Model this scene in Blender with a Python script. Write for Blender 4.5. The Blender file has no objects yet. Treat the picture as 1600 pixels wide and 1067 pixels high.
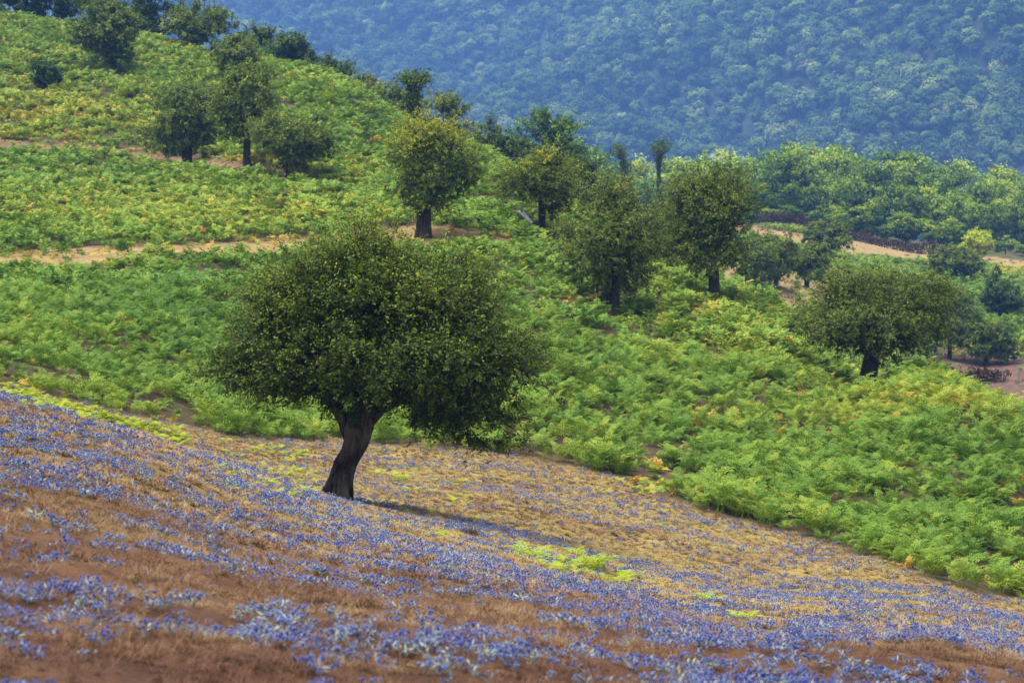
import bpy, math, time
import numpy as np
T0 = time.time()
SC = bpy.context.scene
COL = SC.collection

# ------------------------------------------------------------------ camera
FPX, CU, CV = 3778.0, 800.0, 533.5          # focal length and centre in photo pixels (1600 x 1067)
HORIZON = 150.0
PITCH = math.atan((CV - HORIZON) / FPX)
cam_d = bpy.data.cameras.new('camera')
cam_d.sensor_width = 36.0
cam_d.lens = FPX / 1600.0 * 36.0
cam_d.clip_start = 0.1
cam_d.clip_end = 6000
cam_d.dof.use_dof = True
cam_d.dof.focus_distance = 42.0
cam_d.dof.aperture_fstop = 4.5
cam = bpy.data.objects.new('camera', cam_d)
COL.objects.link(cam)
cam.location = (0, 0, 0)
cam.rotation_euler = (math.pi / 2 - PITCH, 0, 0)
SC.camera = cam

# ------------------------------------------------------------------ light
SUN_EL, SUN_AZ = math.radians(74), math.radians(-75)     # azimuth from +Y, clockwise; sun to the left
world = bpy.data.worlds.new('World')
SC.world = world
world.use_nodes = True
wn = world.node_tree
wn.nodes.clear()
sky = wn.nodes.new('ShaderNodeTexSky')
sky.sky_type = 'NISHITA'
sky.sun_disc = False
sky.sun_elevation = SUN_EL
sky.sun_rotation = SUN_AZ
sky.air_density = 1.0
sky.dust_density = 3.0
bgn = wn.nodes.new('ShaderNodeBackground')
bgn.inputs['Strength'].default_value = 0.115
won = wn.nodes.new('ShaderNodeOutputWorld')
hsv = wn.nodes.new('ShaderNodeHueSaturation')        # thin cloud: a greyer sky
hsv.inputs['Saturation'].default_value = 0.5
wn.links.new(sky.outputs[0], hsv.inputs['Color'])
wn.links.new(hsv.outputs[0], bgn.inputs['Color'])
wn.links.new(bgn.outputs[0], won.inputs['Surface'])
sun_d = bpy.data.lights.new('sun', 'SUN')
sun_d.energy = 2.6
sun_d.angle = math.radians(44)
sun_d.color = (1.0, 0.95, 0.86)
sun = bpy.data.objects.new('sun', sun_d)
COL.objects.link(sun)
sun.location = (-60, 20, 120)
# direction the light comes from: azimuth SUN_AZ measured from +Y towards +X
from mathutils import Vector
sdir = Vector((math.sin(SUN_AZ) * math.cos(SUN_EL), math.cos(SUN_AZ) * math.cos(SUN_EL) * -1.0, math.sin(SUN_EL)))
sun.rotation_euler = sdir.to_track_quat('Z', 'Y').to_euler()
sky.sun_rotation = math.atan2(sdir.x, sdir.y)

vs = SC.view_settings
vs.view_transform = 'Standard'
vs.look = 'None'
vs.exposure = 1.4
vs.gamma = 1.0
vs.use_curve_mapping = False
SC.cycles.use_denoising = True
try:
    SC.cycles.denoiser = 'OPENIMAGEDENOISE'
    SC.cycles.denoising_input_passes = 'RGB_ALBEDO_NORMAL'
    SC.cycles.denoising_prefilter = 'NONE'
except Exception:
    pass
SC.cycles.max_bounces = 4
SC.cycles.diffuse_bounces = 1
SC.cycles.glossy_bounces = 1
SC.cycles.transmission_bounces = 3
SC.cycles.volume_bounces = 0
SC.cycles.use_adaptive_sampling = True
SC.cycles.adaptive_threshold = 0.004

rng = np.random.default_rng(7)


# ------------------------------------------------------------------ noise + terrain function
def vnoise(x, y, seed=0):
    x = np.asarray(x, float); y = np.asarray(y, float)
    xi = np.floor(x); yi = np.floor(y)
    fx = x - xi; fy = y - yi
    fx = fx * fx * (3 - 2 * fx); fy = fy * fy * (3 - 2 * fy)

    def h(a, b):
        n = np.sin(a * 127.1 + b * 311.7 + seed * 74.7) * 43758.5453
        return n - np.floor(n)
    return (h(xi, yi) * (1 - fx) + h(xi + 1, yi) * fx) * (1 - fy) + (h(xi, yi + 1) * (1 - fx) + h(xi + 1, yi + 1) * fx) * fy


def fbm(x, y, seed=0, o=4):
    s = 0; a = 0.5; n = 0
    for k in range(o):
        s = s + a * vnoise(x * 2 ** k, y * 2 ** k, seed + k * 13); n += a; a *= 0.5
    return s / n


CP, SP = math.cos(PITCH), math.sin(PITCH)


def ray(u, v):
    """slope x/y and z/y of the sight line through a photo pixel"""
    a = (np.asarray(u, float) - CU) / FPX
    b = (CV - np.asarray(v, float)) / FPX
    dy = CP + b * SP
    return a / dy, (b * CP - SP) / dy


def project(x, y, z):
    depth = y * CP - z * SP
    up = y * SP + z * CP
    return CU + FPX * x / depth, CV - FPX * up / depth


# what the photograph shows of the ground: (u, v, metres away); distances from tree sizes
GP = [(0,1067,9),(400,1067,10),(800,1067,11.2),(1200,1067,13.2),(1600,1067,16),
 (0,850,14.5),(0,700,23),(0,622,33),(200,830,17),(200,680,35),(400,900,17),(400,800,26),(400,742,37),(545,787,39),
 (700,826,38),(830,862,37),(960,895,36),(800,950,17.5),(800,890,27),(1200,1000,20),(1200,955,28),(1200,935,35),
 (1600,1015,23),(1600,970,34),(1600,940,46),
 (545,775,44.5),(545,738,50),(545,692,60),(830,848,40.5),(830,785,48.5),(830,712,60),(1080,895,39),(1080,792,54),(1300,925,38.5),(1300,852,50),
 (200,655,51),(0,606,50),(0,500,72),(0,415,92),(0,395,98),(0,330,115),(0,232,150),(0,220,153),(0,130,178),(0,30,215),(100,42,218),(200,54,216),(200,150,176),(100,120,182),
 (300,668,54),(300,560,66),(300,450,85),(300,390,97),(300,320,118),(300,258,150),(300,150,178),(300,78,203),
 (600,560,72),(600,450,86),(600,372,100),(600,300,125),(600,230,150),(600,172,165),
 (400,97,188),(550,138,174),(620,185,162),(740,240,148),(850,362,108),(850,300,128),(850,450,88),(950,482,92),(950,600,73),
 (1000,385,118),(1115,468,97),(1170,462,104),(1120,650,71),(1300,700,66),(1300,800,55.5),(1350,614,87),(1250,525,98),(1450,592,88),
 (1600,662,76),(1600,750,63),(1600,850,53),
 (1210,452,190),(1262,447,200),(1300,402,255),(1200,365,285),(1540,572,188),(1600,620,165),(1483,560,190),(1562,493,220),
 (1493,436,260),(1600,425,275),(1400,395,300),(1600,405,310),(1200,350,312)]
# ground that no sight line reaches, behind the crests and round the camera: (u, metres away, height)
GH = [(0,3,-1.75),(800,3,-1.95),(1600,3,-2.15),(0,5.5,-1.9),(800,5.5,-2.2),(1600,5.5,-2.6),
 (200,42,-6.2),(0,40,-5.4),(400,45,-7.1),
 (1170,130,-14.5),(1250,130,-15.5),(1450,115,-17.5),(1600,100,-17),(1000,150,-14),(850,160,-11),(740,190,-13.5),(620,205,-12),
 (550,225,-11),(400,240,-8),(200,265,3),(0,275,2),(1450,150,-20.5),(1600,130,-20),
 (1400,420,-26),(1600,420,-28),(1100,400,-25),(900,350,-27),(700,350,-33),(400,400,-42),(0,400,-34),
 (0,700,-85),(400,700,-88),(800,700,-85),(1200,700,-80),(1600,700,-80),
 (-500,3,-1.6),(2100,3,-2.3),(-500,16,-1.9),(2100,16,-5.2),(-500,40,-4.6),(2100,45,-11.2),(-500,95,-5),(2100,90,-15),(-500,160,0),(2100,180,-23),
 (-500,220,9),(2100,300,-25),(-500,420,-25),(2100,420,-30),(-500,700,-85),(2100,700,-80)]
pa, pb, ps = [], [], []
for u, v, d in GP:
    X, S = ray(u, v); pa.append(float(X) * 6); pb.append(math.log(d)); ps.append(float(S))
for u, d, z in GH:
    X, _ = ray(u, 500); pa.append(float(X) * 6); pb.append(math.log(d)); ps.append(z / d)
pa = np.array(pa); pb = np.array(pb); ps = np.array(ps)


def tps_k(r2):
    return np.where(r2 > 1e-12, 0.5 * r2 * np.log(np.maximum(r2, 1e-12)), 0.0)


n = len(pa)
A = np.zeros((n + 3, n + 3))
A[:n, :n] = tps_k((pa[:, None] - pa[None]) ** 2 + (pb[:, None] - pb[None]) ** 2) + np.eye(n) * 2e-4
A[:n, n] = 1; A[:n, n + 1] = pa; A[:n, n + 2] = pb
A[n, :n] = 1; A[n + 1, :n] = pa; A[n + 2, :n] = pb
TPS_W = np.linalg.solve(A, np.concatenate([ps, np.zeros(3)]))


def slope_at(X, d):
    a = np.clip(np.asarray(X, float) * 6, -2.05, 2.05); b = np.log(np.asarray(d, float))
    a, b = np.broadcast_arrays(a, b)
    sh = a.shape; a = a.ravel(); b = b.ravel()
    out = np.empty(len(a))
    for i in range(0, len(a), 20000):
        aa = a[i:i + 20000, None]; bb = b[i:i + 20000, None]
        out[i:i + 20000] = (tps_k((aa - pa) ** 2 + (bb - pb) ** 2) @ TPS_W[:n] + TPS_W[n]
                            + aa[:, 0] * TPS_W[n + 1] + bb[:, 0] * TPS_W[n + 2])
    return out.reshape(sh)


def ground_z(x, y):
    """height of the hillside at a place"""
    x = np.asarray(x, float); y = np.asarray(y, float)
    z = slope_at(x / y, y) * y
    amp = np.clip(y / 60.0, 0.12, 1.0)
    z = z + (fbm(x * 0.35, y * 0.35, 3) - 0.5) * 0.55 * amp + (fbm(x * 1.6, y * 1.6, 5, 3) - 0.5) * 0.10
    near = np.clip((28 - y) / 12, 0, 1)
    led = fbm(x * 1.3 + y * 0.5, y * 2.6 - x * 0.9, 8, 2)
    z = z + near * ((fbm(x * 3.4, y * 3.4, 6, 2) - 0.5) * 0.07 + np.clip((led - 0.52) * 8, -0.5, 0.5) * 0.05)
    return z


DG = np.exp(np.linspace(math.log(4.0), math.log(700.0), 2600))


def hit(u, v):
    """the first place where the sight line through a photo pixel meets the hillside"""
    X, S = ray(u, v)
    X = float(X); S = float(S)
    s = ground_z(X * DG, DG) / DG
    k = np.argmax(s >= S) if np.any(s >= S) else len(DG) - 1
    y = DG[k]
    return np.array([X * y, y, float(ground_z(X * y, y))])


def at_depth(u, d):
    X, _ = ray(u, 500)
    X = float(X)
    return np.array([X * d, d, float(ground_z(X * d, d))])


def z_of_row(v, d):
    return float(ray(CU, v)[1]) * d



# ------------------------------------------------------------------ helpers
def tag(o, label=None, cat=None, group=None, kind=None):
    if label: o['label'] = label
    if cat: o['category'] = cat
    if group: o['group'] = group
    if kind: o['kind'] = kind
    return o


class MB:
    """collects vertices and faces (tri or quad) with a material slot and a value per face"""
    def __init__(self):
        self.v = []; self.nv = 0; self.f = []; self.m = []; self.a = []

    def add(self, verts, faces, mat=0, val=None):
        verts = np.asarray(verts, np.float32).reshape(-1, 3); faces = np.asarray(faces, np.int64)
        self.v.append(verts)
        self.f.append(faces + self.nv)
        self.nv += len(verts)
        k = len(faces)
        self.m.append(np.full(k, mat, np.int32))
        self.a.append(np.full(k, 0.5 if val is None else val, np.float32) if np.ndim(val) == 0 else np.asarray(val, np.float32))
        return self

    def mesh(self, name, mats, smooth=False):
        me = bpy.data.meshes.new(name)
        v = np.concatenate(self.v)
        me.vertices.add(len(v)); me.vertices.foreach_set('co', v.ravel())
        cnt = np.concatenate([np.full(len(f), f.shape[1], np.int32) for f in self.f])
        idx = np.concatenate([f.ravel() for f in self.f]).astype(np.int32)
        st = np.zeros(len(cnt), np.int32); st[1:] = np.cumsum(cnt)[:-1]
        me.loops.add(len(idx)); me.loops.foreach_set('vertex_index', idx)
        me.polygons.add(len(cnt)); me.polygons.foreach_set('loop_start', st)
        me.polygons.foreach_set('material_index', np.concatenate(self.m))
        if smooth:
            me.polygons.foreach_set('use_smooth', np.ones(len(cnt), bool))
        at = me.attributes.new('v', 'FLOAT', 'FACE')
        at.data.foreach_set('value', np.concatenate(self.a))
        for m in mats: me.materials.append(m)
        me.update(calc_edges=True)
        return me

    def build(self, name, mats, parent=None, smooth=False):
        o = bpy.data.objects.new(name, self.mesh(name, mats if isinstance(mats, (list, tuple)) else [mats], smooth))
        COL.objects.link(o)
        o.parent = parent
        return o


def empty(name, loc, rz=0.0):
    o = bpy.data.objects.new(name, None)
    o.empty_display_size = 0.3
    COL.objects.link(o)
    o.location = loc; o.rotation_euler = (0, 0, rz)
    return o


def nrm(a):
    return a / np.maximum(np.linalg.norm(a, axis=-1, keepdims=True), 1e-9)


def tube(mb, pts, rad, sides=6, mat=0, cap=True, flute=None, val=0.5):
    pts = np.asarray(pts, float); rad = np.asarray(rad, float)
    k = len(pts)
    t = np.gradient(pts, axis=0); t = nrm(t)
    ref = np.array([0.31, 0.95, 0.05]) if abs(t[0][1]) < 0.9 else np.array([1.0, 0, 0])
    a = nrm(np.cross(t, ref)); b = np.cross(t, a)
    th = np.linspace(0, 2 * math.pi, sides, endpoint=False)
    r = rad[:, None] * np.ones(sides)[None]
    if flute is not None:
        r = r * flute(np.arange(k)[:, None] / (k - 1), th[None])
    P = pts[:, None] + a[:, None] * (np.cos(th)[None, :, None] * r[..., None]) + b[:, None] * (np.sin(th)[None, :, None] * r[..., None])
    i = np.arange(k - 1)[:, None] * sides; j = np.arange(sides)[None]
    j2 = (j + 1) % sides
    q = np.stack([i + j, i + j2, i + sides + j2, i + sides + j], -1).reshape(-1, 4)
    mb.add(P.reshape(-1, 3), q, mat, val)


# ------------------------------------------------------------------ materials
def new_mat(name):
    m = bpy.data.materials.new(name); m.use_nodes = True
    nt = m.node_tree; nt.nodes.clear()
    out = nt.nodes.new('ShaderNodeOutputMaterial')
    return m, nt, out


def N(nt, typ, **kw):
    n_ = nt.nodes.new(typ)
    for k, v in kw.items():
        if k in n_.inputs.keys(): n_.inputs[k].default_value = v
        else: setattr(n_, k, v)
    return n_


def ramp(nt, stops, fac):
    r = nt.nodes.new('ShaderNodeValToRGB')
    el = r.color_ramp.elements
    while len(el) > 1: el.remove(el[0])
    el[0].position = stops[0][0]; el[0].color = (*stops[0][1], 1)
    for p, c in stops[1:]:
        e = el.new(p); e.color = (*c, 1)
    nt.links.new(fac, r.inputs[0])
    return r.outputs[0]


def attr(nt, name, typ='GEOMETRY'):
    a = nt.nodes.new('ShaderNodeAttribute'); a.attribute_name = name; a.attribute_type = typ
    return a.outputs['Fac']


def math_n(nt, op, a, b=None, c=None):
    n_ = nt.nodes.new('ShaderNodeMath'); n_.operation = op
    for k, x in enumerate((a, b, c)):
        if x is None: continue
        if isinstance(x, (int, float)): n_.inputs[k].default_value = x
        else: nt.links.new(x, n_.inputs[k])
    return n_.outputs[0]


def mixc(nt, fac, a, b, blend='MIX'):
    n_ = nt.nodes.new('ShaderNodeMix'); n_.data_type = 'RGBA'; n_.blend_type = blend
    for sock, x in ((n_.inputs['Factor'], fac), (n_.inputs['A'], a), (n_.inputs['B'], b)):
        if isinstance(x, (int, float)): sock.default_value = x
        elif isinstance(x, tuple): sock.default_value = (*x, 1)
        else: nt.links.new(x, sock)
    return n_.outputs['Result']


def leaf_shader(nt, out, col, trans=0.3, rough=0.6, spec=0.12):
    p = N(nt, 'ShaderNodeBsdfPrincipled', Roughness=rough)
    p.inputs['Specular IOR Level'].default_value = spec
    nt.links.new(col, p.inputs['Base Color'])
    t = N(nt, 'ShaderNodeBsdfTranslucent')
    tc = mixc(nt, 1.0, col, (1.0, 1.0, 0.55), 'MULTIPLY')
    nt.links.new(tc, t.inputs['Color'])
    mx = N(nt, 'ShaderNodeMixShader'); mx.inputs[0].default_value = trans
    nt.links.new(p.outputs[0], mx.inputs[1]); nt.links.new(t.outputs[0], mx.inputs[2])
    nt.links.new(mx.outputs[0], out.inputs['Surface'])


def leaf_mat(name, stops, trans=0.3, objvar=0.0, inst=None):
    m, nt, out = new_mat(name)
    f = attr(nt, 'v')
    if inst:
        f = math_n(nt, 'ADD', math_n(nt, 'MULTIPLY', f, 1 - inst), math_n(nt, 'MULTIPLY', attr(nt, 'tint', 'INSTANCER'), inst))
    if objvar:
        oi = nt.nodes.new('ShaderNodeObjectInfo')
        f = math_n(nt, 'ADD', f, math_n(nt, 'MULTIPLY', math_n(nt, 'SUBTRACT', oi.outputs['Random'], 0.5), objvar))
    leaf_shader(nt, out, ramp(nt, stops, f), trans)
    return m


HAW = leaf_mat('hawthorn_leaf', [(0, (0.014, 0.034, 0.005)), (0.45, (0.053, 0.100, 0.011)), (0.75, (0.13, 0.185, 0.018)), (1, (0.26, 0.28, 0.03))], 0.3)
HAW2 = leaf_mat('hawthorn_leaf_olive', [(0, (0.018, 0.040, 0.008)), (0.45, (0.072, 0.118, 0.017)), (0.75, (0.155, 0.21, 0.028)), (1, (0.27, 0.29, 0.042))], 0.3)
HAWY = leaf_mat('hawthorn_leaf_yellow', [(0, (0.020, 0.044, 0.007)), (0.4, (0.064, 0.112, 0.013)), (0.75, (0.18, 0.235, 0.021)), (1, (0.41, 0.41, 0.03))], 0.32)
BROAD = leaf_mat('broadleaf', [(0, (0.010, 0.032, 0.006)), (0.4, (0.060, 0.130, 0.014)), (0.7, (0.20, 0.32, 0.024)), (1, (0.44, 0.50, 0.034))], 0.3, objvar=0.45)
DARKLEAF = leaf_mat('dark_leaf', [(0, (0.014, 0.034, 0.009)), (0.5, (0.042, 0.082, 0.016)), (1, (0.12, 0.175, 0.03))], 0.25, objvar=0.2)
MOUNTLEAF = leaf_mat('mountain_leaf', [(0, (0.014, 0.035, 0.014)), (0.35, (0.045, 0.095, 0.024)), (0.6, (0.13, 0.21, 0.04)), (0.8, (0.22, 0.29, 0.07)), (1, (0.38, 0.40, 0.18))], 0.2, inst=0.82)
FERN = leaf_mat('bracken', [(0, (0.026, 0.080, 0.014)), (0.22, (0.078, 0.172, 0.022)), (0.42, (0.170, 0.272, 0.031)), (0.60, (0.29, 0.33, 0.038)), (0.76, (0.50, 0.36, 0.045)), (0.88, (0.42, 0.19, 0.035)), (1, (0.13, 0.060, 0.03))], 0.24, inst=0.62)
LIME = leaf_mat('lime_fern', [(0, (0.18, 0.29, 0.02)), (0.5, (0.34, 0.44, 0.03)), (1, (0.48, 0.47, 0.05))], 0.35)
GRASS = leaf_mat('dry_grass', [(0, (0.045, 0.022, 0.014)), (0.3, (0.14, 0.070, 0.040)), (0.52, (0.29, 0.19, 0.095)), (0.78, (0.36, 0.275, 0.10)), (1, (0.28, 0.30, 0.06))], 0.2, inst=0.65)
HEADM = leaf_mat('eryngium_head', [(0, (0.24, 0.27, 0.24)), (0.25, (0.13, 0.165, 0.33)), (0.6, (0.052, 0.075, 0.30)), (1, (0.038, 0.038, 0.19))], 0.1, inst=0.7)
BRACT = leaf_mat('eryngium_bract', [(0, (0.30, 0.34, 0.26)), (0.3, (0.20, 0.25, 0.30)), (0.7, (0.10, 0.135, 0.31)), (1, (0.06, 0.07, 0.22))], 0.15, inst=0.6)
STEMM = leaf_mat('eryngium_stem', [(0, (0.30, 0.36, 0.22)), (0.5, (0.20, 0.22, 0.30)), (1, (0.12, 0.11, 0.26))], 0.1, inst=0.6)


def bark_mat(name, dark, light, scale=9.0, bump=0.9):
    m, nt, out = new_mat(name)
    tc = nt.nodes.new('ShaderNodeTexCoord')
    mp = nt.nodes.new('ShaderNodeMapping'); mp.inputs['Scale'].default_value = (1, 1, 0.28)
    nt.links.new(tc.outputs['Object'], mp.inputs[0])
    nz = N(nt, 'ShaderNodeTexNoise', Scale=scale, Detail=8.0, Roughness=0.65, Distortion=0.6)
    nt.links.new(mp.outputs[0], nz.inputs['Vector'])
    n2 = N(nt, 'ShaderNodeTexNoise', Scale=scale * 0.3, Detail=4.0)
    nt.links.new(tc.outputs['Object'], n2.inputs['Vector'])
    f = math_n(nt, 'MULTIPLY_ADD', n2.outputs[0], 0.5, math_n(nt, 'MULTIPLY', nz.outputs[0], 0.6))
    col = ramp(nt, [(0.45, dark), (0.58, tuple((a + b) / 2 for a, b in zip(dark, light))), (0.72, light)], f)
    moss = ramp(nt, [(0.55, (0, 0, 0)), (0.72, (1, 1, 1))], n2.outputs[0])
    col = mixc(nt, math_n(nt, 'MULTIPLY', moss, 0.35), col, (0.07, 0.075, 0.03))
    p = N(nt, 'ShaderNodeBsdfPrincipled', Roughness=0.9)
    p.inputs['Specular IOR Level'].default_value = 0.15
    nt.links.new(col, p.inputs['Base Color'])
    bp = N(nt, 'ShaderNodeBump', Strength=bump, Distance=0.06)
    nt.links.new(nz.outputs[0], bp.inputs['Height'])
    nt.links.new(bp.outputs[0], p.inputs['Normal'])
    nt.links.new(p.outputs[0], out.inputs['Surface'])
    return m


BARK = bark_mat('hawthorn_bark', (0.005, 0.004, 0.0035), (0.12, 0.095, 0.07), 8.0, 1.0)  # ridge shading put into the colour as near-black and paler streaks
BARK2 = bark_mat('dark_bark', (0.018, 0.014, 0.011), (0.075, 0.062, 0.05), 4.0)
LOGM = bark_mat('weathered_log', (0.07, 0.075, 0.085), (0.26, 0.27, 0.29), 5.0)
STICK = bark_mat('straw_stick', (0.22, 0.17, 0.08), (0.42, 0.35, 0.19), 20.0)
POSTM = bark_mat('grey_post', (0.14, 0.14, 0.14), (0.30, 0.30, 0.29), 14.0)


def ground_mat():
    m, nt, out = new_mat('hillside_soil')
    geo = nt.nodes.new('ShaderNodeNewGeometry')
    ca = nt.nodes.new('ShaderNodeVertexColor'); ca.layer_name = 'soil'
    n1 = N(nt, 'ShaderNodeTexNoise', Scale=1.3, Detail=6.0, Roughness=0.6)
    n2 = N(nt, 'ShaderNodeTexNoise', Scale=14.0, Detail=8.0, Roughness=0.7)
    n3 = N(nt, 'ShaderNodeTexNoise', Scale=90.0, Detail=4.0, Roughness=0.7)
    for q in (n1, n2, n3): nt.links.new(geo.outputs['Position'], q.inputs['Vector'])
    f = math_n(nt, 'MULTIPLY_ADD', n1.outputs[0], 0.45, math_n(nt, 'MULTIPLY_ADD', n2.outputs[0], 0.4, math_n(nt, 'MULTIPLY', n3.outputs[0], 0.3)))
    var = ramp(nt, [(0.38, (0.34, 0.30, 0.30)), (0.56, (0.85, 0.82, 0.80)), (0.72, (1.5, 1.45, 1.25))], f)
    col = mixc(nt, 1.0, ca.outputs[0], var, 'MULTIPLY')
    p = N(nt, 'ShaderNodeBsdfPrincipled', Roughness=0.95)
    p.inputs['Specular IOR Level'].default_value = 0.1
    nt.links.new(col, p.inputs['Base Color'])
    bp = N(nt, 'ShaderNodeBump', Strength=0.8, Distance=0.05)
    nt.links.new(math_n(nt, 'ADD', n2.outputs[0], n3.outputs[0]), bp.inputs['Height'])
    nt.links.new(bp.outputs[0], p.inputs['Normal'])
    nt.links.new(p.outputs[0], out.inputs['Surface'])
    return m


SOIL = ground_mat()

# ------------------------------------------------------------------ where things grow (photo outlines laid on the hillside)
def poly(pts):
    p = np.array(pts, float); return p[:, 0], p[:, 1]


FERN_EDGE = poly([(-900, 560), (0, 600), (150, 640), (300, 668), (420, 684), (545, 694), (700, 702), (830, 714), (960, 742), (1080, 790), (1190, 818), (1300, 852), (1440, 892), (1600, 942), (2500, 1200)])
PATH_A = poly([(-900, 430), (0, 411), (120, 404), (300, 392), (420, 385), (520, 378), (650, 369), (760, 376), (880, 384)])
PATH_AW = poly([(-900, 13), (0, 13), (200, 12), (420, 8), (520, 7), (650, 14), (760, 9), (880, 2)])
PATH_B = poly([(-900, 200), (0, 226), (150, 234), (290, 255), (400, 265), (480, 284), (560, 300)])
PATH_BW = poly([(-900, 5.5), (0, 5.5), (150, 6), (290, 8), (400, 8), (480, 6.5), (560, 1)])
MEAD_TOP = poly([(1150, 352), (1200, 358), (1300, 372), (1400, 384), (1480, 392), (1600, 408), (2400, 470)])
MEAD_BOT = poly([(1150, 368), (1250, 386), (1330, 402), (1450, 412), (1520, 414), (1600, 424), (2400, 490)])


def band(u, v, P, W):
    c = np.interp(u, *P); w = np.interp(u, *W)
    r = np.abs(v - c) / np.maximum(w, 0.5)
    return np.where((u < P[0][-1]), np.clip(1.6 - r * 1.0, 0, 1), 0)


def blob(u, v, cu, cv, ru, rv):
    return np.clip(1.4 - np.sqrt(((u - cu) / ru) ** 2 + ((v - cv) / rv) ** 2), 0, 1)


def regions(x, y, z):
    """what covers a place: flower meadow, paths, dry meadow, bare ground"""
    u, v = project(x, y, z)
    wob = (fbm(x * 0.5, y * 0.5, 21) - 0.5)
    flower = np.clip(((v - np.interp(u, *FERN_EDGE)) / 10.0 + wob * 3.0) + 0.5, 0, 1)
    flower = np.where(y > 63, 0, flower)
    flower = np.where(y < 36, 1, flower)
    path = np.where((y > 80) & (y < 130), np.clip(band(u, v, PATH_A, PATH_AW) * 1.0 + (fbm(x * 0.45, y * 0.45, 23, 3) - 0.46) * 1.6, 0, 1) * (band(u, v, PATH_A, PATH_AW) > 0), 0)
    path2 = np.where((y > 125) & (y < 172), band(u, v, PATH_B, PATH_BW), 0)
    mead = np.where((y > 235) & (y < 330) & (v > np.interp(u, *MEAD_TOP)) & (v < np.interp(u, *MEAD_BOT)), 1.0, 0)
    mead = np.maximum(mead, np.where((y > 140) & (y < 235) & (u > 1130) & (u < 1340) & (v < 475), 0.8, 0))
    bare = np.where((y > 140) & (y < 215), np.maximum(blob(u, v, 1540, 588, 110, 42), blob(u, v, 1590, 640, 60, 40)), 0)
    near = (y > 60) & (y < 100)
    b2 = np.where(near, np.maximum.reduce([blob(u, v, 1120, 652, 44, 12), blob(u, v, 920, 474, 40, 12), blob(u, v, 1105, 485, 22, 14), blob(u, v, 1230, 620, 30, 8), blob(u, v, 1340, 616, 45, 8)]), 0)
    b3 = np.where((y > 44) & (y < 68), np.maximum.reduce([0.3 * blob(u, v, 60, 606, 60, 7), blob(u, v, 1040, 752, 60, 22), blob(u, v, 1000, 715, 50, 12)]), 0)
    return u, v, flower, path, path2, mead, bare, np.maximum(b2, b3)


# ------------------------------------------------------------------ the hillside
nu, nd = 420, 620
Xg = np.linspace(-0.46, 0.46, nu)
Dg = np.exp(np.linspace(math.log(2.6), math.log(720.0), nd))
XX, DD = np.meshgrid(Xg, Dg)
gx = XX * DD; gy = DD; gz = ground_z(gx, gy)
mb = MB()
ii = (np.arange(nd - 1)[:, None] * nu + np.arange(nu - 1)[None])
mb.add(np.stack([gx, gy, gz], -1).reshape(-1, 3), np.stack([ii, ii + 1, ii + nu + 1, ii + nu], -1).reshape(-1, 4))
# the ground behind the camera, so that the sheet has no hole
bx = np.array([-0.46, 0.46]) * 2.6
ground = mb.build('hillside_ground', SOIL, smooth=True)
tag(ground, kind='structure', label='sloping hillside of brown soil, dry grass and bracken litter')
u_, v_, fl, pt, pt2, md, br, b2 = regions(gx.ravel(), gy.ravel(), gz.ravel())
x_, y_ = gx.ravel(), gy.ravel()
nz1 = fbm(x_ * 0.22, y_ * 0.22, 31)[:, None]
nz2 = fbm(x_ * 0.9, y_ * 0.5, 35)[:, None]
C = lambda *c: np.array(c, float)[None]
soil = C(0.070, 0.045, 0.030) * np.ones((len(x_), 1))                       # litter under the bracken
hill = np.clip((y_ - 110) / 60, 0, 1)[:, None]
soil = soil * (1 - nz1 * 0.7) + C(0.085, 0.085, 0.03) * nz1 * 0.7
soil = soil * (1 - hill) + C(0.075, 0.075, 0.03) * hill
far = np.clip((y_ - 47) / 6, 0, 1)[:, None]
thatch = C(0.080, 0.038, 0.026) * (1 - nz2) + C(0.17, 0.095, 0.055) * nz2       # brown thatch of the near slope
ochre = C(0.27, 0.185, 0.075) * (1 - nz1) + C(0.30, 0.245, 0.080) * nz1          # ochre turf of the hollow
k = np.clip((y_ - 15) / 16, 0, 1)[:, None]
turf = thatch * (1 - k) + ochre * k
soil = soil * (1 - fl[:, None]) + turf * fl[:, None]
for w, c in ((pt, C(0.33, 0.235, 0.105)), (pt2, C(0.20, 0.12, 0.08)), (md, C(0.28, 0.21, 0.095)), (br, C(0.14, 0.085, 0.070)), (b2 * 0.7, C(0.11, 0.075, 0.055))):
    soil = soil * (1 - w[:, None]) + c * w[:, None]
ca = ground.data.color_attributes.new('soil', 'FLOAT_COLOR', 'POINT')
ca.data.foreach_set('color', np.concatenate([soil, np.ones((len(soil), 1))], 1).astype(np.float32).ravel())


SKYLINE = np.maximum.accumulate(gz / gy, axis=0)


def in_sight(x, y, z, tall=1.0, slack=0.008):
    """not far below the crests in front of it"""
    i = np.clip(np.searchsorted(Dg, y * 0.97) - 1, 0, nd - 1)
    j = np.clip(np.round((x / y - Xg[0]) / (Xg[1] - Xg[0])).astype(int), 0, nu - 1)
    return (z + tall) / y > SKYLINE[i, j] - slack


# ------------------------------------------------------------------ the mountain
def mountain_z(x, y):
    X = x / y
    D0 = 1640 - (X - 0.066) * 2100
    D0 = D0 + (fbm(x / 300 + 3, y / 370, 61, 3) - 0.5) * 480 + (fbm(x / 100 + y / 170, y / 130, 66, 2) - 0.5) * 110 - np.abs(np.sin(x / 120 + y / 210 + 1.5 * fbm(x / 160, y / 160, 68, 2))) * 75
    z = 0.44 * (y - D0)
    z = np.where(z > 130, 130 + (z - 130) * 0.08, z)
    return np.maximum(z, -92 + (y - 650) * 0.01)


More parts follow.
